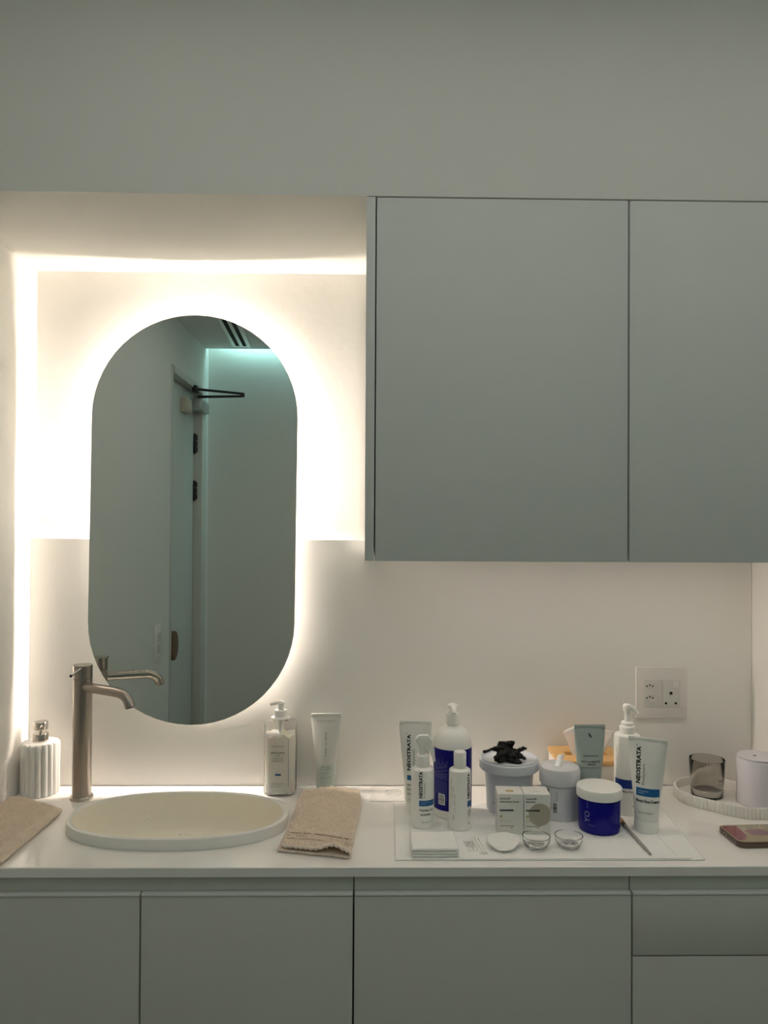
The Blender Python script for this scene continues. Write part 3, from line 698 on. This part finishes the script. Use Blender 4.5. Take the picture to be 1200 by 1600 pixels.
# ------------------------------------------------------------------ cartons
def carton(label, loc, rz, name2, wd, dp, ht, extra):
    t = thing('carton', label, 'box', loc, rz)
    B().box(-wd / 2, wd / 2, 0, dp, 0, ht - .0006, .0004).build('carton_body', CARD, t)
    B().box(-wd / 2 + .0008, wd / 2 - .0008, .0006, dp - .0006, ht - .0006, ht, .0002).build('top_flap', CARD, t)
    y = 0
    F = flat(0); x0 = -wd / 2 + .0030
    if extra == 'circle':
        P = Print(flat(0, .00015)).disc(.0045, ht - .0335, .0186, 48, umax=wd / 2 - .0003); P.build('beige_circle', CARDBE, t)
    F = flat(0, .0003)
    P = Print(F).text('mesopeel\u00ae', x0, ht - .0075, .0030, align='LEFT', width=.0175, bold=.01).text(name2, x0, ht - .0125, .0030, align='LEFT', width=.0320 if len(name2) > 10 else .0165, bold=.01)
    P.text('mesoestetic', x0, ht - .0265, .0036, align='LEFT', width=.0235, bold=.05)
    P.rect(x0, x0 + .0250, ht - .0530, ht - .0524, 1); P.build('print', INK, t)
    P = Print(F).disc(x0 + .0025, ht - .0370, .0022).rect(x0, x0 + .020, ht - .0445, ht - .0441, 1).rect(x0 + .018, x0 + .022, ht - .0565, ht - .0545, 1)
    P.rect(x0, x0 + .024, ht - .0600, ht - .0597, 1); P.build('tan_print', TANINK, t)
    P = Print(lambda u, v: (u, v, ht + .0002))
    if extra != 'circle': P.rect(-.0065, .0065, .009, .020, 1); P.build('top_label', TANINK, t)
    else: P.text('mesopeel', 0, .014, .004, width=.014, bold=0); P.build('top_print', CARDBE, t)
    P = Print(lambda u, v: (-wd / 2 - .0002, dp - u, v))
    for i in range(7): P.rect(.007 + .0, dp - .008, ht - .014 - i * .0045, ht - .012 - i * .0045, 1)
    P.build('side_print', PINKINK, t)
    return t
carton('white skincare carton, the left of two, with a tan mark on its top', (.2358, -.2400, CT + .0018), -.05, 'melanostop tranex', .0425, .0395, .0665, None)
carton('white skincare carton, the right of two, with a beige disc printed on the front', (.2798, -.2420, CT + .0018), -.03, 'blemiskin', .0435, .0395, .0665, 'circle')

# ------------------------------------------------------------------ white jar with tab
wj = thing('cosmetic_jar', 'white jar with a glossy lid and a folded paper strip on top', 'jar', (.3375, -.1600, CT + .0018))
B().lathe([(0, 0), (.0300, 0), (.0318, .0014), (.0324, .004), (.0326, .0600), (0, .0605)], 64).build('jar_body', JARW, wj)
B().lathe([(0, .0600), (.0340, .0600), (.0352, .0612), (.0356, .0640), (.0352, .0830), (.0335, .0880), (.0300, .0900), (.0, .0905)], 64).build('lid', JARW, wj)
P = Print(cyl(.0326, .0004)); barcode(P, -.0190, -.0125, .0155, .0330, False)
P.text('Massage cream', -.0145, .0440, .0016, vert=True, width=.016, bold=0).text('body and face', -.0115, .0440, .0016, vert=True, width=.014, bold=0).text('250 ml', -.0232, .026, .0016, vert=True, width=.013, bold=0)
P.build('label_print', INK, wj)
P = Print(cyl(.0326, .0003)).rect(-.0300, -.0270, .030, .055, 2).rect(-.0295, .010, .0585, .0588, 20); P.build('label_curl', GREYINK, wj)
pts = [(-.008, -.014, .0008), (-.004, -.004, .0012), (.0, .006, .0030), (.003, .013, .0085), (.007, .016, .0120)]
sp = smooth_path(pts, 6); vs = []; fs = []
for p in sp: vs += [(p.x - .0055, p.y + .001, p.z), (p.x + .0055, p.y - .002, p.z)]
for i in range(len(sp) - 1): fs.append((2 * i, 2 * i + 1, 2 * i + 3, 2 * i + 2))
o = mesh('paper_strip', vs, fs, TISSUE, None, sharp=180); o.location = (.3385, -.1590, CT + .0018 + .0905)
md = o.modifiers.new('s', 'SOLIDIFY'); md.thickness = .0008; md.offset = 1
tag(o, 'short folded strip of white paper lying on the white jar lid', 'paper strip')

# ------------------------------------------------------------------ blue jar
bj = thing('cosmetic_jar', 'cobalt blue jar with a white screw lid in front of the sage tube', 'jar', (.3911, -.2160, CT + .0018))
B().lathe([(0, 0), (.0320, 0), (.0342, .0016), (.0348, .005), (.0350, .0560), (.0340, .0580), (0, .058)], 72).build('jar_body', COBJAR, bj)
B().lathe([(0, .0560), (.0368, .0560), (.0376, .0568), (.0380, .0585), (.0380, .0700), (.0370, .0722), (.0350, .0728), (0, .0732)], 72, ripple=lambda a, z: .0001 * sin(60 * a) if .058 < z < .0705 else 0).build('lid', WPL, bj)
P = Print(cyl(.0350, .0005)).text('YO', -.0300, .0290, .0100, vert=True, width=.018, bold=-.01).rect(-.0270, -.0165, .0160, .0163, 4).text('face mask', -.0300, .0480, .0018, vert=True, width=.010, bold=0)
P.text('CLEANSE', .0360, .0380, .0050, vert=True, width=.024, bold=0).text('vitamin', .0400, .0140, .0020, vert=True, width=.010, bold=0); P.build('label_print', WINK, bj)

# ------------------------------------------------------------------ tissue box
tb = thing('tissue_box', 'tissue box with a bamboo lid against the backsplash', 'tissue box', (.4110, -.0625, CT + .0003))
B().box(-.060, .060, -.048, .048, 0, .0735, .002).build('box_body', BOXW, tb)
b = B().box(-.0615, .0615, -.050, -.010, .0737, .0820, .001).box(-.0615, .0615, .010, .050, .0737, .0820, .001).box(-.0615, -.040, -.010, .010, .0737, .0820).box(.040, .0615, -.010, .010, .0737, .0820)
b.build('bamboo_lid', BAMBOO, tb)
def tissue(pts_lo, pts_hi, name, nz=18):
    vs = []; fs = []; n = len(pts_lo)
    L = smooth_path([(*p,) for p in pts_lo], 5); H = smooth_path([(*p,) for p in pts_hi], 5); n = len(L)
    for j in range(nz + 1):
        t = j / nz
        for i in range(n):
            p = L[i].lerp(H[i], t); q = noise.noise(Vector((i * .28, j * .22, 3))) * .0035 * t
            vs.append((p.x + q, p.y + q * 1.5 + .002 * sin(i * .9) * t, p.z + .001 * q))
    for j in range(nz):
        for i in range(n - 1): fs.append((j * n + i, j * n + i + 1, (j + 1) * n + i + 1, (j + 1) * n + i))
    o = mesh(name, vs, fs, TISSUE, None, sharp=180)
    md = o.modifiers.new('s', 'SOLIDIFY'); md.thickness = .0005
    return o
o = tissue([(-.018, 0, .060), (-.008, -.002, .060), (.002, .002, .060), (.012, -.001, .060), (.022, .001, .060)],
           [(-.043, -.004, .124), (-.026, .006, .130), (-.012, -.006, .137), (.006, .006, .130), (.055, -.004, .124)], 'tissue')
o.location = (.4110, -.0625, CT + .0003)
tag(o, 'white tissue pulled up out of the bamboo-lidded box', 'tissue')

# ------------------------------------------------------------------ right pump bottle
pr = thing('pump_bottle', 'slim white pump bottle with a navy band below the power outlet', 'bottle', (.4636, -.1420, CT + .0018))
B().lathe([(0, 0), (.0212, 0), (.0226, .0014), (.0229, .004), (.0229, .1350), (.0222, .1385), (.0195, .1405), (.0135, .1415), (0, .1415)], 56).build('bottle_body', WPL, pr)
B().lathe([(0, .1415), (.0132, .1415), (.0135, .1425), (.0135, .1535), (.0125, .1548), (.0108, .1552), (.0108, .1605), (.0095, .1618), (0, .162)], 40).build('collar', WPL, pr)
B().tube([(0, 0, .161), (0, 0, .1800)], .0052, 16).build('stem', WPL, pr)
hb = B().lathe([(0, .1795), (.0066, .1795), (.0078, .1850), (.0082, .1890), (.0068, .1925), (0, .1940)], 24)
hb.tube(smooth_path([(-.004, 0, .1895), (.004, -.002, .1885), (.011, -.004, .1845), (.0165, -.006, .1760)], 5), [.0050] * 6 + [.0044] * 5 + [.0036] * 5, 14)
hb.build('pump_head', WPL, pr)
P = Print(cyl(.0229)).rect(-1.4 * .0229, 1.4 * .0229, .0485, .0640, 30); P.build('navy_band', BAND, pr)
P = Print(cyl(.0229)).text('Bionic Face', -.0060, .0430, .0034, width=.018, bold=.02).text('Cream', .0080, .0430, .0034, width=.010, bold=.02).text('60 mL', .0060, .0180, .0022, width=.008); P.build('print', INK, pr)
P = Print(cyl(.0229)).text('Apply evenly to cleansed skin', -.0290, .0900, .0013, vert=True, width=.066, bold=0).text('Rinse after use', -.0270, .0900, .0013, vert=True, width=.060, bold=0); P.build('side_print', GREYINK, pr)

# ------------------------------------------------------------------ paper mat and things on it
def sheet(name, poly_fn, nu, nv, z, m, amp, th, label, cat, seed=0):
    vs = []; fs = []
    for j in range(nv + 1):
        for i in range(nu + 1):
            u, v = i / nu, j / nv; x, y = poly_fn(u, v)
            q = noise.noise(Vector((x * 24 + seed, y * 24, seed))) ; q2 = noise.noise(Vector((x * 90 + seed, y * 70, seed)))
            vs.append((x, y, z + amp * (abs(q) + .35 * q2 + .35)))
    for j in range(nv):
        for i in range(nu): a = j * (nu + 1) + i; fs.append((a, a + 1, a + nu + 2, a + nu + 1))
    o = mesh(name, vs, fs, m, None, sharp=180); md = o.modifiers.new('s', 'SOLIDIFY'); md.thickness = th; md.offset = -1
    return tag(o, label, cat) if label else o
bil = lambda c: (lambda u, v: tuple((1 - u) * (1 - v) * c[0][k] + u * (1 - v) * c[1][k] + u * v * c[2][k] + (1 - u) * v * c[3][k] for k in (0, 1)))
mt = sheet('paper_mat', bil([(.040, -.3350), (.520, -.3365), (.5340, -.1200), (.046, -.0920)]), 160, 90, CT + .0009, MATP, .0011, .0007,
           'white disposable paper mat spread under the bottles and jars', 'paper mat')
fl1 = sheet('fold_flap', bil([(.0665, -.3335), (.482, -.3345), (.478, -.1300), (.0760, -.1000)]), 140, 80, CT + .0016, MATP, .0008, .0003, None, None, 5)
fl1.parent = mt
fl3 = B().box(.0665, .50, -.3345, -.3305, CT + .0006, CT + .0030, .0010).build('front_fold', MATP, mt)
fl2 = sheet('film_label', bil([(.0015, -.0870), (.0680, -.0875), (.0690, -.0070), (.0022, -.0060)]), 20, 20, CT + .0008, FILMM, .0003, .0005,
            'small clear film sheet with an embossed oval seal against the backsplash', 'film sheet', 9)
b = B()
b.tube([(.0465 + .0165 * cos(t), -.0440 + .0200 * sin(t), CT + .0014) for t in [2 * PI * k / 48 for k in range(49)]], .0004, 6)
for i in range(5):
    for j in range(3): b.tube([(.035 + i * .0055, -.054 + j * .009, CT + .0014), (.0375 + i * .0055, -.049 + j * .009, CT + .0014)], .0006, 6)
b.build('embossed_seal', FILMM, fl2)
# gauze stack
gz = thing('gauze_pad', 'thick folded white gauze pad at the front left of the mat', 'gauze pad', (.1030, -.2960, CT + .0020))
for i in range(3):
    b = B(); n = 26; vs = []; fs = []
    z0 = i * .0048; ins = .0004 * i * (i % 2); hx, hy = .0365 - ins, .0335 - ins * .5
    for zz in (0, .0046):
        for j in range(n + 1):
            for k in range(n + 1):
                u, v = -1 + 2 * k / n, -1 + 2 * j / n
                rr = max(abs(u), abs(v)); edge = max(0, rr - .93) / .07
                dz = (.0010 * edge) * (1 if zz == 0 else -1)
                x = u * hx + .0012 * noise.noise(Vector((v * 2, i, 1))); y = v * hy + .0012 * noise.noise(Vector((u * 2, i, 4)))
                lift = .0016 * max(0, u) ** 3 * max(0, v) ** 2 * i / 3
                vs.append((x, y, z0 + zz + dz + lift + (.0005 * noise.noise(Vector((u * 4, v * 4, i))) if i == 2 and zz else 0)))
    N = (n + 1) ** 2
    for j in range(n):
        for k in range(n):
            a = j * (n + 1) + k; fs += [(a, a + n + 1, a + n + 2, a + 1), (N + a, N + a + 1, N + a + n + 2, N + a + n + 1)]
    for k in range(n):
        fs += [(k, k + 1, N + k + 1, N + k), (n * (n + 1) + k + 1, n * (n + 1) + k, N + n * (n + 1) + k, N + n * (n + 1) + k + 1)]
        a = k * (n + 1); fs += [(a + n + 1, a, N + a, N + a + n + 1), (a + n, a + 2 * n + 1, N + a + 2 * n + 1, N + a + n)]
    mesh('gauze_layer', vs, fs, GAUZE, gz, sharp=180)
# sachet and swabs
sc = thing('printed_sachet', 'tiny clear sachet with small black print beside the gauze pad', 'sachet', (.1640, -.2880, CT + .0020), .12)
B().box(-.0090, .0090, -.0200, .0200, 0, .0007, .0003).build('wrapper', FILMM, sc)
P = Print(lambda u, v: (u, v, .0009))
for i in range(4):
    for j in range(7):
        if (i * 3 + j) % 5: P.rect(-.0068 + i * .0036, -.0050 + i * .0036, -.006 + j * .0032, -.0042 + j * .0032, 1)
P.disc(-.0055, -.0150, .0011).disc(.0, -.0140, .0011).disc(.0060, -.0155, .0011).disc(.0005, -.0100, .0010); P.build('print', INK, sc)
sp_ = [((.1735, -.2520), (.1802, -.3190)), ((.1690, -.2560), (.1752, -.3180)), ((.1795, -.2560), (.1846, -.3170))]
for i, ((xa, ya), (xb, yb)) in enumerate(sp_):
    a = math.atan2(xb - xa, -(yb - ya)); L = math.hypot(xb - xa, yb - ya)
    t = thing('cotton_swab', ['middle of three thin white cotton swabs beside the round cotton pad', 'leftmost of three thin white cotton swabs, beside the printed sachet', 'rightmost of three thin white cotton swabs, beside the round cotton pad'][i],
              'cotton swab', (xa, ya, CT + .0034), a, 'cotton swabs on the paper mat')
    B().tube([(0, -.008, 0), (0, -L + .008, 0)], .0011, 8).build('stick', WPL, t)
    for y0, y1 in ((0, -.012), (-L + .012, -L)):
        B().tube([(0, y0, 0), (0, y0 * .8 + y1 * .2, 0), (0, (y0 + y1) / 2, 0), (0, y0 * .1 + y1 * .9, 0), (0, y1, 0)], [.0006, .0014, .0016, .0013, .0005], 10).build('cotton_tip', COTTON, t)
# cotton pad
vs = []; fs = []; NR, NA = 16, 64
for side in (1, -1):
    for i in range(NR + 1):
        r = i / NR
        for k in range(NA):
            a = 2 * PI * k / NA; R_ = .0262 * (1 + .06 * sin(2 * a + .6) + .08 * sin(3 * a)) * r
            x, y = R_ * cos(a), R_ * .92 * sin(a)
            zc = .0100 * r ** 2 * max(0, .5 + .5 * sin(a * 1 + .4)) + .0040 * r ** 3 * max(0, cos(a - 2.6)) + .0012 * noise.noise(Vector((x * 120, y * 120, 2)))
            vs.append((x, y, zc + .0035 + side * .0022 * (1 - r ** 6)))
n0 = (NR + 1) * NA
for s_ in (0, 1):
    for i in range(NR):
        for k in range(NA):
            l = (k + 1) % NA; o_ = s_ * n0; fs.append((o_ + i * NA + k, o_ + i * NA + l, o_ + (i + 1) * NA + l, o_ + (i + 1) * NA + k))
bmm = bmesh.new(); bv = [bmm.verts.new(v) for v in vs]
for f in fs:
    try: bmm.faces.new([bv[i] for i in f])
    except ValueError: pass
bmesh.ops.remove_doubles(bmm, verts=bmm.verts, dist=1e-5); bmesh.ops.recalc_face_normals(bmm, faces=bmm.faces)
me = bpy.data.meshes.new('cotton_pad'); bmm.to_mesh(me); bmm.free()
o = fin('cotton_pad', me, COTTON, None, (.2160, -.2905, CT + .0022), sharp=180)
tag(o, 'round white cotton pad with a curled edge in front of the cartons', 'cotton pad')
# glass bowls
for i, (x, y) in enumerate(((.2672, -.2935), (.3200, -.2905))):
    t = thing('glass_bowl', ['small clear glass bowl in front of the right carton', 'small clear glass bowl nearest the cobalt blue jar'][i], 'bowl', (x, y, CT + .0022), 0)
    R_ = .0222; 
    out = [(0, 0), (.0095, 0), (.0105, .0008)] + [(.0105 + (R_ - .0105) * sin(PI / 2 * k / 8), .0008 + .0170 * (1 - cos(PI / 2 * k / 8))) for k in range(1, 9)]
    inn = [(R_ - .0014, .0188)] + [(.0095 + (R_ - .0112 - .0) * sin(PI / 2 * k / 8), .0030 + .0150 * (1 - cos(PI / 2 * k / 8))) for k in range(7, 0, -1)] + [(.009, .0026), (0, .0026)]
    B().lathe(out + [(R_ + .0003, .0188)] + inn, 56).build('bowl', GLASS, t, sharp=60)
    B().lathe([(0, .00275), (.0092, .0029), (.0135, .0050), (.0150, .0066), (.0148, .0068), (0, .0066)], 40).build('liquid', GLASS, t)
# brush
br = thing('applicator_brush', 'thin clear-handled brush with amber bristles leaning out from behind the blue jar', 'brush', (.4395, -.3240, CT + .0046))
Lb = .138
B().tube([(0, 0, 0), (0, .02, .0002), (0, .08, .0008), (0, Lb - .03, .0016)], [.0017, .0026, .0024, .0027], 14).build('handle', STICK, br)
B().tube([(0, Lb - .030, .0016), (0, Lb - .018, .0018)], [.0030, .0032], 14).build('ferrule', FERR, br)
B().tube([(0, Lb - .018, .0018), (0, Lb - .010, .0019), (0, Lb - .002, .0020), (0, Lb, .0020)], [.0032, .0046, .0034, .0008], 14).build('bristles', BRIST, br)
br.rotation_euler = (0, 0, .03)

# ------------------------------------------------------------------ tray, tumbler, diffuser
def tray_outline(r, amp, n=800, flutes=80):
    c1, c2 = Vector((.6500, -.0735)), Vector((.6885, -.1080)); d_ = (c2 - c1); L = d_.length; d_.normalize(); nn = Vector((-d_.y, d_.x))
    per = 2 * PI * r + 2 * L; out = []
    for k in range(n):
        s = per * k / n; ph = s / per * flutes; q = amp * (abs(sin(PI * ph)) ** .9 - 1)
        if s < PI * r: a = s / r; ctr = c2; dirv = nn * cos(a) * 1 + d_ * sin(a)
        elif s < PI * r + L: ctr = c2 - d_ * (s - PI * r); dirv = -nn
        elif s < 2 * PI * r + L: a = (s - PI * r - L) / r; ctr = c1; dirv = -nn * cos(a) - d_ * sin(a)
        else: ctr = c1 + d_ * (s - 2 * PI * r - L); dirv = nn
        p = ctr + dirv * (r + q); out.append((p.x, p.y))
    return out
try_ = thing('round_tray', 'pale stone tray with a fluted rim at the right end of the worktop', 'tray', (0, 0, CT + .0003))
R_ = .0700; rings = [(R_ - .0012, .0018, 0), (R_, .0028, .001), (R_, .0028, .0182), (R_ - .0004, .0028, .0194), (R_ - .0014, .0024, .0203), (R_ - .0028, .0012, .0204), (R_ - .0042, .0, .0196), (R_ - .0048, 0, .0182), (R_ - .0048, 0, .0052)]
vs = []; fs = []; n = 800
for r, a, z in rings: vs += [(x, y, z) for x, y in tray_outline(r, a)]
for i in range(len(rings) - 1):
    for k in range(n):
        l = (k + 1) % n; fs.append((i * n + k, i * n + l, (i + 1) * n + l, (i + 1) * n + k))
fs.append(tuple(range(n))); mesh('fluted_rim', vs, fs, TRAYM, try_, sharp=70)
pl = tray_outline(R_ - .0049, 0, 96); B().prismz(pl, .0012, .0050).build('tray_base', TRAYM, try_)
tu = thing('tumbler', 'smoked grey glass tumbler with a thick dark base on the tray', 'tumbler', (.6405, -.0690, CT + .0054))
B().lathe([(0, .0046), (.0285, .0046), (.0292, .0050), (.0322, .0685), (.0318, .0695), (.0310, .0695), (.0306, .0685), (.0276, .0185), (.0262, .0150), (.0, .0140)], 72, ).build('glass', SMOKE, tu, sharp=60)
mk = mat('tumbler_base_tint', (.02, .02, .025), .08, trans=.3, var=0)
B().lathe([(0, 0), (.0268, 0), (.0285, .0010), (.0290, .0044), (0, .0044)], 64).build('base_disc', mk, tu)
F = lambda u, v: ((.0292 + .003 * (v / .0685) + .0004) * sin(u / .0300), -(.0292 + .003 * (v / .0685) + .0004) * cos(u / .0300), v)
P = Print(F).text('MAISON', .0190, .0350, .0045, width=.020, bold=0).text('SAVON & CO', .0180, .0290, .0018, width=.018, bold=0).disc(.0240, .0150, .0014); P.build('print', INK, tu)
df = thing('aroma_diffuser', 'lilac-white cylindrical diffuser standing on the tray at the right edge', 'diffuser', (.7165, -.1105, CT + .0054))
B().lathe([(0, 0), (.0345, 0), (.0362, .0015), (.0365, .004), (.0365, .0820), (.0358, .0835), (.0, .0838)], 72).build('body', DIFF, df)
B().lathe([(.0335, .0836), (.0345, .0850), (.0350, .0868), (.0338, .0882), (.0, .0886)], 64).build('top_cap', DIFF, df)
B().box(-.0110, -.0050, -.0058, -.0022, .0884, .0889, .0004).build('mist_slot', BLACK, df)

# ------------------------------------------------------------------ phone
ph = thing('phone', 'phone face down in a bronze patterned case at the right edge of the worktop', 'phone', (.6655, -.2545, CT + .0003), .05)
def rrect(hx, hy, r, n=8):
    p = []
    for cx, cy, a0 in ((hx - r, hy - r, 0), (-hx + r, hy - r, PI / 2), (-hx + r, -hy + r, PI), (hx - r, -hy + r, 3 * PI / 2)):
        for k in range(n + 1): a = a0 + PI / 2 * k / n; p.append((cx + r * cos(a), cy + r * sin(a)))
    return p
B().prismz(rrect(.0740, .0365, .0120), 0, .0092, .0012).build('case', PCASE, ph)
B().prismz(rrect(.0720, .0345, .0105), .0090, .0096, .0002).build('back_panel', PBACK, ph)
def blobpoly(cx, cy, rx, ry, seed, n=40):
    return [(cx + rx * cos(t) * (1 + .25 * noise.noise(Vector((cos(t) * 2, sin(t) * 2, seed)))), cy + ry * sin(t) * (1 + .25 * noise.noise(Vector((cos(t) * 2, sin(t) * 2, seed + 3))))) for t in [2 * PI * k / n for k in range(n)]]
tri_ = [(-.0700, -.0280), (-.0700, .0250), (-.0640, .0310), (-.0440, .0290), (-.0470, -.010), (-.0560, -.0240)]
B().prismz(tri_, .0094, .00975).build('red_print', PRED, ph)
B().prismz(blobpoly(-.022, .003, .018, .013, 1), .0094, .00975).build('pink_print', PINKP, ph)
B().prismz(blobpoly(.012, -.004, .015, .010, 5), .0094, .00975).build('pink_print', PINKP, ph)
b = B()
for q in (-.018, -.010, .0, .010, .018): b.tube([(-.0743, q, .0045), (-.0738, q, .0045)], .0012, 8)
b.build('port_holes', BLACK, ph)

# ------------------------------------------------------------------ towels
def fold_towel(name, label, left, right, yspan, h, lows, wrinkle, bands, openfn, nu=150, nv=190, overlap=.006, seed=1, mats=TOWEL, ribs=lambda a, v: False):
    """cloth folded once along its right side: bottom layer, fold, top layer"""
    t = thing(name, label, 'towel', (0, 0, CT + .0003))
    T = .0030   # cloth thickness
    vs = []; fs = []
    for j in range(nv + 1):
        v = j / nv
        xl, yl = left(v); xr, yr = right(v)
        W = xr - xl
        for i in range(nu + 1):
            s = i / nu
            hh = h + openfn(v)
            tot = 2 * W + PI * hh / 2; q = s * tot
            if q < W: a = q / W; z = 0; layer = 0
            elif q < W + PI * hh / 2:
                an = (q - W) / (hh / 2); a = 1 + sin(an) * hh / 2 / W; z = hh / 2 * (1 - cos(an)); layer = .5
            else: a = 1 - (q - W - PI * hh / 2) / W * (1 - overlap / W); z = hh; layer = 1
            x = xl + (xr - xl) * a; y = yl + (yr - yl) * a
            if layer >= .5:
                k = z / hh
                z += k * lows(a, v)
                inband = any(b0 < v < b1 for b0, b1 in bands)
                nz = noise.noise(Vector((x * 430, y * 430, seed))) * .0019 + noise.noise(Vector((x * 160, y * 160, seed))) * .0016
                if ribs(a, v):
                    nz = .0009 * sin((a * 3.1 + v) * 260) - .0012
                elif inband:
                    nz = .0005 * sin(v * 420) - .0032
                z += k * (nz + wrinkle(a, v))
                x += k * .0008 * noise.noise(Vector((y * 300, seed, z * 300)))
            y += .0016 * noise.noise(Vector((x * 40, v * 3, seed + 2))) * (1 if v < .04 or v > .96 else 0)
            vs.append((x, y, z + T / 2 + .0012))
    for j in range(nv):
        for i in range(nu): a = j * (nu + 1) + i; fs.append((a, a + 1, a + nu + 2, a + nu + 1))
    o = mesh('terry_cloth', vs, fs, mats, t, sharp=180); md = o.modifiers.new('s', 'SOLIDIFY'); md.thickness = T; md.offset = 0
    # loose terry loops standing on the top layer (thousands of them)
    rn = random.Random(seed); pb = B(); gv = {}
    for _ in range(15000):
        j = rn.randrange(1, nv - 1); i = rn.randrange(int(nu * .5), nu); v = j / nv
        p = Vector(vs[j * (nu + 1) + i]); 
        if p.z < h * .55: continue
        xl, yl = left(v); xr, yr = right(v); a = (p.x - xl) / (xr - xl)
        if ribs(a, v) or any(b0 < v < b1 for b0, b1 in bands): continue
        d = Vector((rn.gauss(0, .55), rn.gauss(0, .55), 1)).normalized(); s1 = d.orthogonal().normalized(); s2 = d.cross(s1)
        L = rn.uniform(.0008, .0019); w_ = rn.uniform(.00035, .0006); p = p + Vector((rn.uniform(-.0005, .0005), rn.uniform(-.0005, .0005), T / 2 - .0003))
        pb.v += [tuple(p + s1 * w_), tuple(p + s2 * w_), tuple(p - s1 * w_), tuple(p - s2 * w_), tuple(p + d * L)]; n0 = len(pb.v) - 5
        pb.f += [(n0, n0 + 1, n0 + 4), (n0 + 1, n0 + 2, n0 + 4), (n0 + 2, n0 + 3, n0 + 4), (n0 + 3, n0, n0 + 4)]
    tag(pb.build('terry_pile', TOWEL, t), kind='stuff')
    # bind the hem: ribbed bead following the front edge and the top-layer side edge
    def bead(idx, nm, r, f0):
        pts = [Vector(vs[k]) for k in idx]; rad = [r * (1 + .28 * sin(k * f0)) for k in range(len(pts))]
        B().tube(pts, rad, 8).build(nm, HEMM, t)
    bead([i for i in range(0, nu + 1)], 'front_hem', .0019, 1.9)
    bead([j * (nu + 1) + nu for j in range(nv + 1)], 'side_hem', .0019, 1.7)
    bead([j * (nu + 1) for j in range(nv + 1)], 'lower_side_hem', .0017, 1.7)
    return t
def lerp_pts(P):
    def f(v):
        x = v * (len(P) - 1); i = min(int(x), len(P) - 2); t = x - i
        return (P[i][0] + (P[i + 1][0] - P[i][0]) * t, P[i][1] + (P[i + 1][1] - P[i][1]) * t)
    return f
def ridge(a, v, ca, cv, dx, dy, wd, ln):
    """soft ridge centred at ca,cv running along (dx,dy)"""
    L = math.hypot(dx, dy); dx /= L; dy /= L; p, q = a - ca, (v - cv) * 2.3
    al = p * dx + q * dy; ac = -p * dy + q * dx
    return math.exp(-(ac / wd) ** 2) * math.exp(-(al / ln) ** 4)
fold_towel('hand_towel', 'folded beige terry towel with a ribbed border between the sink and the paper mat',
           lerp_pts([(-.1430, -.3020), (-.1375, -.2500), (-.1335, -.1900), (-.1310, -.1300), (-.1310, -.0600)]),
           lerp_pts([(-.0325, -.3280), (-.0290, -.2800), (-.0250, -.2150), (-.0185, -.1300), (-.0215, -.0520)]),
           0, .0060, lambda a, v: .0085 * math.exp(-((a - .80) / .16) ** 2) * math.exp(-(v / .13) ** 2) + .0055 * math.exp(-((a - .5) / .35) ** 2) * v ** .5 + .006 * math.exp(-((v - .8) / .18) ** 2) * math.exp(-((a - .45) / .3) ** 2),
           lambda a, v: .0065 * ridge(a, v, .45, .72, 1, .9, .12, .6) + .0062 * ridge(a, v, .65, .48, 1, .7, .12, .5) - .0030 * ridge(a, v, .2, .50, 1, .6, .12, .3),
           [(.105, .165), (.185, .205), (.225, .265)], lambda v: .0025 * math.exp(-(v / .10) ** 2), seed=3, nu=230, nv=300, ribs=lambda a, v: v < .035 or (a < .035 and v < .75))
fold_towel('hand_towel', 'beige terry towel lying at the left edge of the worktop below the soap dispenser',
           lerp_pts([(-.6590, -.3480), (-.6600, -.2600), (-.6610, -.1700), (-.6600, -.0930)]),
           lerp_pts([(-.5560, -.3500), (-.5530, -.2800), (-.5490, -.2100), (-.5480, -.1420)]),
           0, .0065, lambda a, v: .004 * math.exp(-((a - .3) / .3) ** 2) * math.exp(-((v - .85) / .25) ** 2) * 2,
           lambda a, v: .0050 * ridge(a, v, .5, .55, .5, 1.2, .12, .8) + .0022 * ridge(a, v, .8, .35, .5, 1.2, .08, .6),
           [], lambda v: 0, seed=8, nu=200, nv=240, ribs=lambda a, v: a > .90 or (a > .86 and v < .3))
